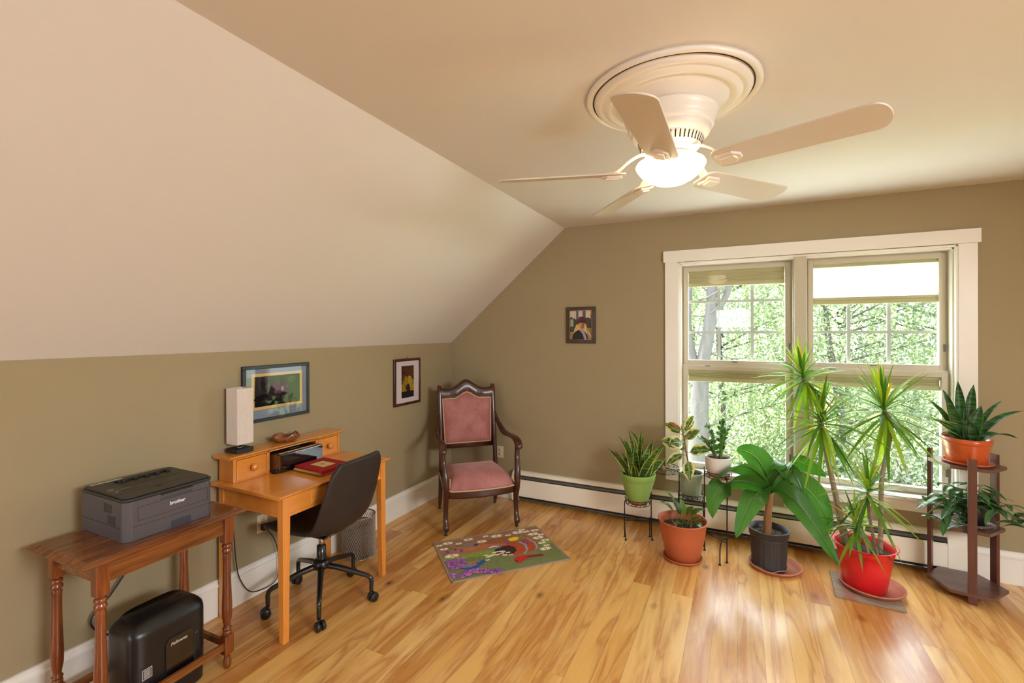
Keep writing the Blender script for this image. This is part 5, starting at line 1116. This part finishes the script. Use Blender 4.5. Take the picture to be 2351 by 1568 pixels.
# ------------------------------------------------------------------ outdoors
m_lawn = simple('spring_lawn', (150, 170, 96), .9, vary=.3, scale=1.5)
o = MB().box((-40, .6, -3.9), (50, 60, -3.8)).build('ground', m_lawn); tag(o, 'sunlit lawn far below the window', 'ground', kind='structure')
o = MB().prism([(.17, -.42), (3.6, -1.55), (3.6, -1.65), (.17, -.52)], -2, 8.5, 'x').build('bounce_roof', simple('bounce_roof_pale', (226, 229, 224), .8, vary=.03)); tag(o, 'unseen pale roof added below the window to bounce light onto the ceiling', 'roof', kind='structure')  # unseen slab added to reflect sunlight up through the window
m_tbark = simple('grey_tree_bark', (72, 66, 66), .9, vary=.45, scale=14, stretch=(1, 1, .2), bump=.9, bscale=18)
def sprout(M):
    g = M.n('ShaderNodeNewGeometry'); return M.ramp(g.outputs['Random Per Island'], [(0, s2l((92, 104, 76))), (.5, s2l((124, 136, 102))), (1, s2l((154, 158, 128)))])
l_tree = leafmat('spring_foliage', sprout, .6, .6, (1.1, 1.15, .9))
def sprout2(M):
    g = M.n('ShaderNodeNewGeometry'); return M.ramp(g.outputs['Random Per Island'], [(0, s2l((86, 96, 78))), (.5, s2l((114, 124, 102))), (1, s2l((146, 150, 128)))])
l_tree2 = leafmat('spring_foliage_dark', sprout2, .6, .6, (1.05, 1.1, .95))
t = thing('shade_tree', 'old forked grey-barked tree close outside the left panes', 'tree', (1.75, 8, -3.8))
TO = V(1.75, 8, -3.8)
def W_(x, y, z): return V(x, y, z)-TO
mb = MB()
mb.tube(spline([W_(1.75, 8, -3.8), W_(1.80, 8, -2.5), W_(1.80, 8, -1.0), W_(1.82, 8, .3), W_(1.80, 8, .7)], 6), lerp_list([.36, .27, .22, .20, .20], 6), 18)
mb.tube(spline([W_(1.76, 8, .3), W_(1.70, 8, .75), W_(1.60, 8, 1.25), W_(1.54, 8, 1.9), W_(1.58, 8, 2.9), W_(1.5, 8, 4.5)], 6), lerp_list([.16, .13, .10, .09, .08, .06], 6), 14)
mb.tube(spline([W_(1.84, 8, .3), W_(1.90, 8, .9), W_(2.0, 8, 1.5), W_(2.07, 8, 2.1), W_(2.10, 8, 2.9), W_(2.1, 8, 4.5)], 6), lerp_list([.17, .155, .14, .13, .11, .08], 6), 14)
mb.tube(spline([W_(2.06, 8, 1.9), W_(2.22, 8, 2.15), W_(2.42, 8, 2.5), W_(2.6, 7.9, 3.3), W_(2.9, 7.8, 4.2)], 6), lerp_list([.10, .085, .07, .05, .03], 6), 12)
mb.build('trunk', m_tbark, t)
mb = MB(); rg = random.Random(21)
for k in range(26):
    z = rg.uniform(-1.5, 3.0); x = 1.85+rg.uniform(-.1, .2); p = W_(x, 8, z); d = V(rg.choice([-1, 1, 1])*rg.uniform(.3, 1), rg.uniform(-.6, .6), rg.uniform(-.2, .5)).normalized(); L = rg.uniform(.5, 1.3); mb.tube(bez(p, p+d*L*.5+V(0, 0, -.1), p+d*L+V(0, 0, .15), 6), [.022*(1-i/7)+.004 for i in range(7)], 6)
mb.build('branch', m_tbark, t)
def tree(name, label, x, y, h, rad, seed, nleaf, ml, weep=1.0, zlow=0.12):
    rg = random.Random(seed); t = thing(name, label, 'tree', (x, y, -3.8), 0, 'spring trees beyond the window'); mb = MB()
    mb.tube(spline([V(0, 0, 0), V(rg.uniform(-.2, .2), 0, h*.3), V(rg.uniform(-.3, .3), 0, h*.6), V(0, 0, h*.9)], 5), lerp_list([.16, .11, .07, .03], 5), 10)
    for k in range(26):
        z = h*rg.uniform(.2, .85); a = rg.uniform(0, 2*PI); L = rad*rg.uniform(.5, 1); p = V(0, 0, z); d = V(math.cos(a), math.sin(a), .35); mb.tube(bez(p, p+d*L*.5, p+d*L, 5), [.03*(1-i/6)+.006 for i in range(6)], 5)
    mb.build('trunk', m_tbark, t)
    mb = MB(); mb.sm = False; n = 0
    while n < nleaf:
        a = rg.uniform(0, 2*PI); q = math.sqrt(rg.random())*rad; z = h*(zlow+(1-zlow)*rg.random())*1.0; env = math.sin(PI*min(1, max(0, z/h))**.8)**.45; q *= env
        p = V(q*math.cos(a), q*math.sin(a), z); L = rg.uniform(.3, 1.4)*weep
        m = int(L/.06)+2; dx, dy = rg.uniform(-.25, .25), rg.uniform(-.25, .25)
        for i in range(m):
            pp_ = p+V(dx*i*.06, dy*i*.06, -i*.06)+V(rg.uniform(-.06, .06), rg.uniform(-.06, .06), rg.uniform(-.04, .04))
            d = V(rg.uniform(-1, 1), rg.uniform(-1, 1), rg.uniform(-1.3, .3)).normalized()*rg.uniform(.07, .13); sd = d.orthogonal().normalized(); sd = (Matrix.Rotation(rg.uniform(0, 6.28), 3, d) @ sd)*rg.uniform(.022, .04)
            mb.add([pp_, pp_+d*.5+sd, pp_+d, pp_+d*.5-sd], [(0, 1, 2, 3)]); n += 1
    mb.build('crown', ml, t); return t
tl = [('weeping pale green tree left of the forked trunk', -1.2, 12.5, 10, 3.0, l_tree, 20000, 1.2), ('weeping pale green tree directly behind the forked trunk', 2.2, 12.5, 10.5, 2.8, l_tree, 26000, 1.3), ('weeping pale green tree behind the centre window post', 5.2, 12.0, 10, 2.8, l_tree, 26000, 1.3),
      ('greyer spring tree behind the right hand panes', 8.2, 12.5, 9.5, 3.0, l_tree2, 24000, .6), ('spring tree at the far right behind the wooden stand', 11.8, 14, 10, 3.2, l_tree2, 15000, .8), ('distant tall tree between the left panes', .8, 19, 13, 3.8, l_tree2, 22000, 1.0), ('distant tall tree in the gap right of centre', 6.5, 19, 13, 3.8, l_tree, 22000, 1.0), ('distant tree at the outer right', 13.5, 20, 13, 4.2, l_tree, 12000, 1.0), ('far tall tree seen through the upper left panes', 3.2, 26, 15, 4.5, l_tree2, 20000, 1.0), ('far tall tree seen through the upper right panes', 11, 27, 15, 4.5, l_tree2, 20000, 1.0)]
for i, (lb, x, y, h, rd_, ml, nl, wp) in enumerate(tl): tree('spring_tree', lb, x, y, h, rd_, 40+i, nl, ml, wp)
def bush(label, x, y, h, rad, seed, n, ml):
    rg = random.Random(seed); t = thing('bush', label, 'bush', (x, y, -3.8), 0, 'bushes below the window view'); mb = MB()
    for k in range(14): a = rg.uniform(0, 2*PI); e = V(rad*.6*math.cos(a), rad*.6*math.sin(a), h*.8); mb.tube([V(0, 0, 0), e*.5+V(0, 0, .2), e], [.03, .02, .008], 5)
    mb.build('stem', m_tbark, t); mb = MB(); mb.sm = False
    for k in range(n):
        a = rg.uniform(0, 2*PI); q = rad*math.sqrt(rg.random()); z = h*rg.random()*math.cos(min(1.4, q/rad*1.1)); p = V(q*math.cos(a), q*math.sin(a), max(.05, z)); d = V(rg.uniform(-1, 1), rg.uniform(-1, 1), rg.uniform(-1, 1)).normalized()*.12; sd = d.orthogonal().normalized()*.04; mb.add([p, p+d*.5+sd, p+d, p+d*.5-sd], [(0, 1, 2, 3)])
    mb.build('foliage', ml, t)
for i, (lb, x, y, h, r_, ml) in enumerate([('pale bush seen low in the left pane', 2.4, 10, 3.0, 1.8, l_tree), ('darker bush seen low in the middle', 4.8, 10.5, 2.8, 1.7, l_tree2), ('bush seen low in the right pane', 6.8, 9.5, 2.9, 1.7, l_tree2)]): bush(lb, x, y, h, r_, 70+i, 6000, ml)
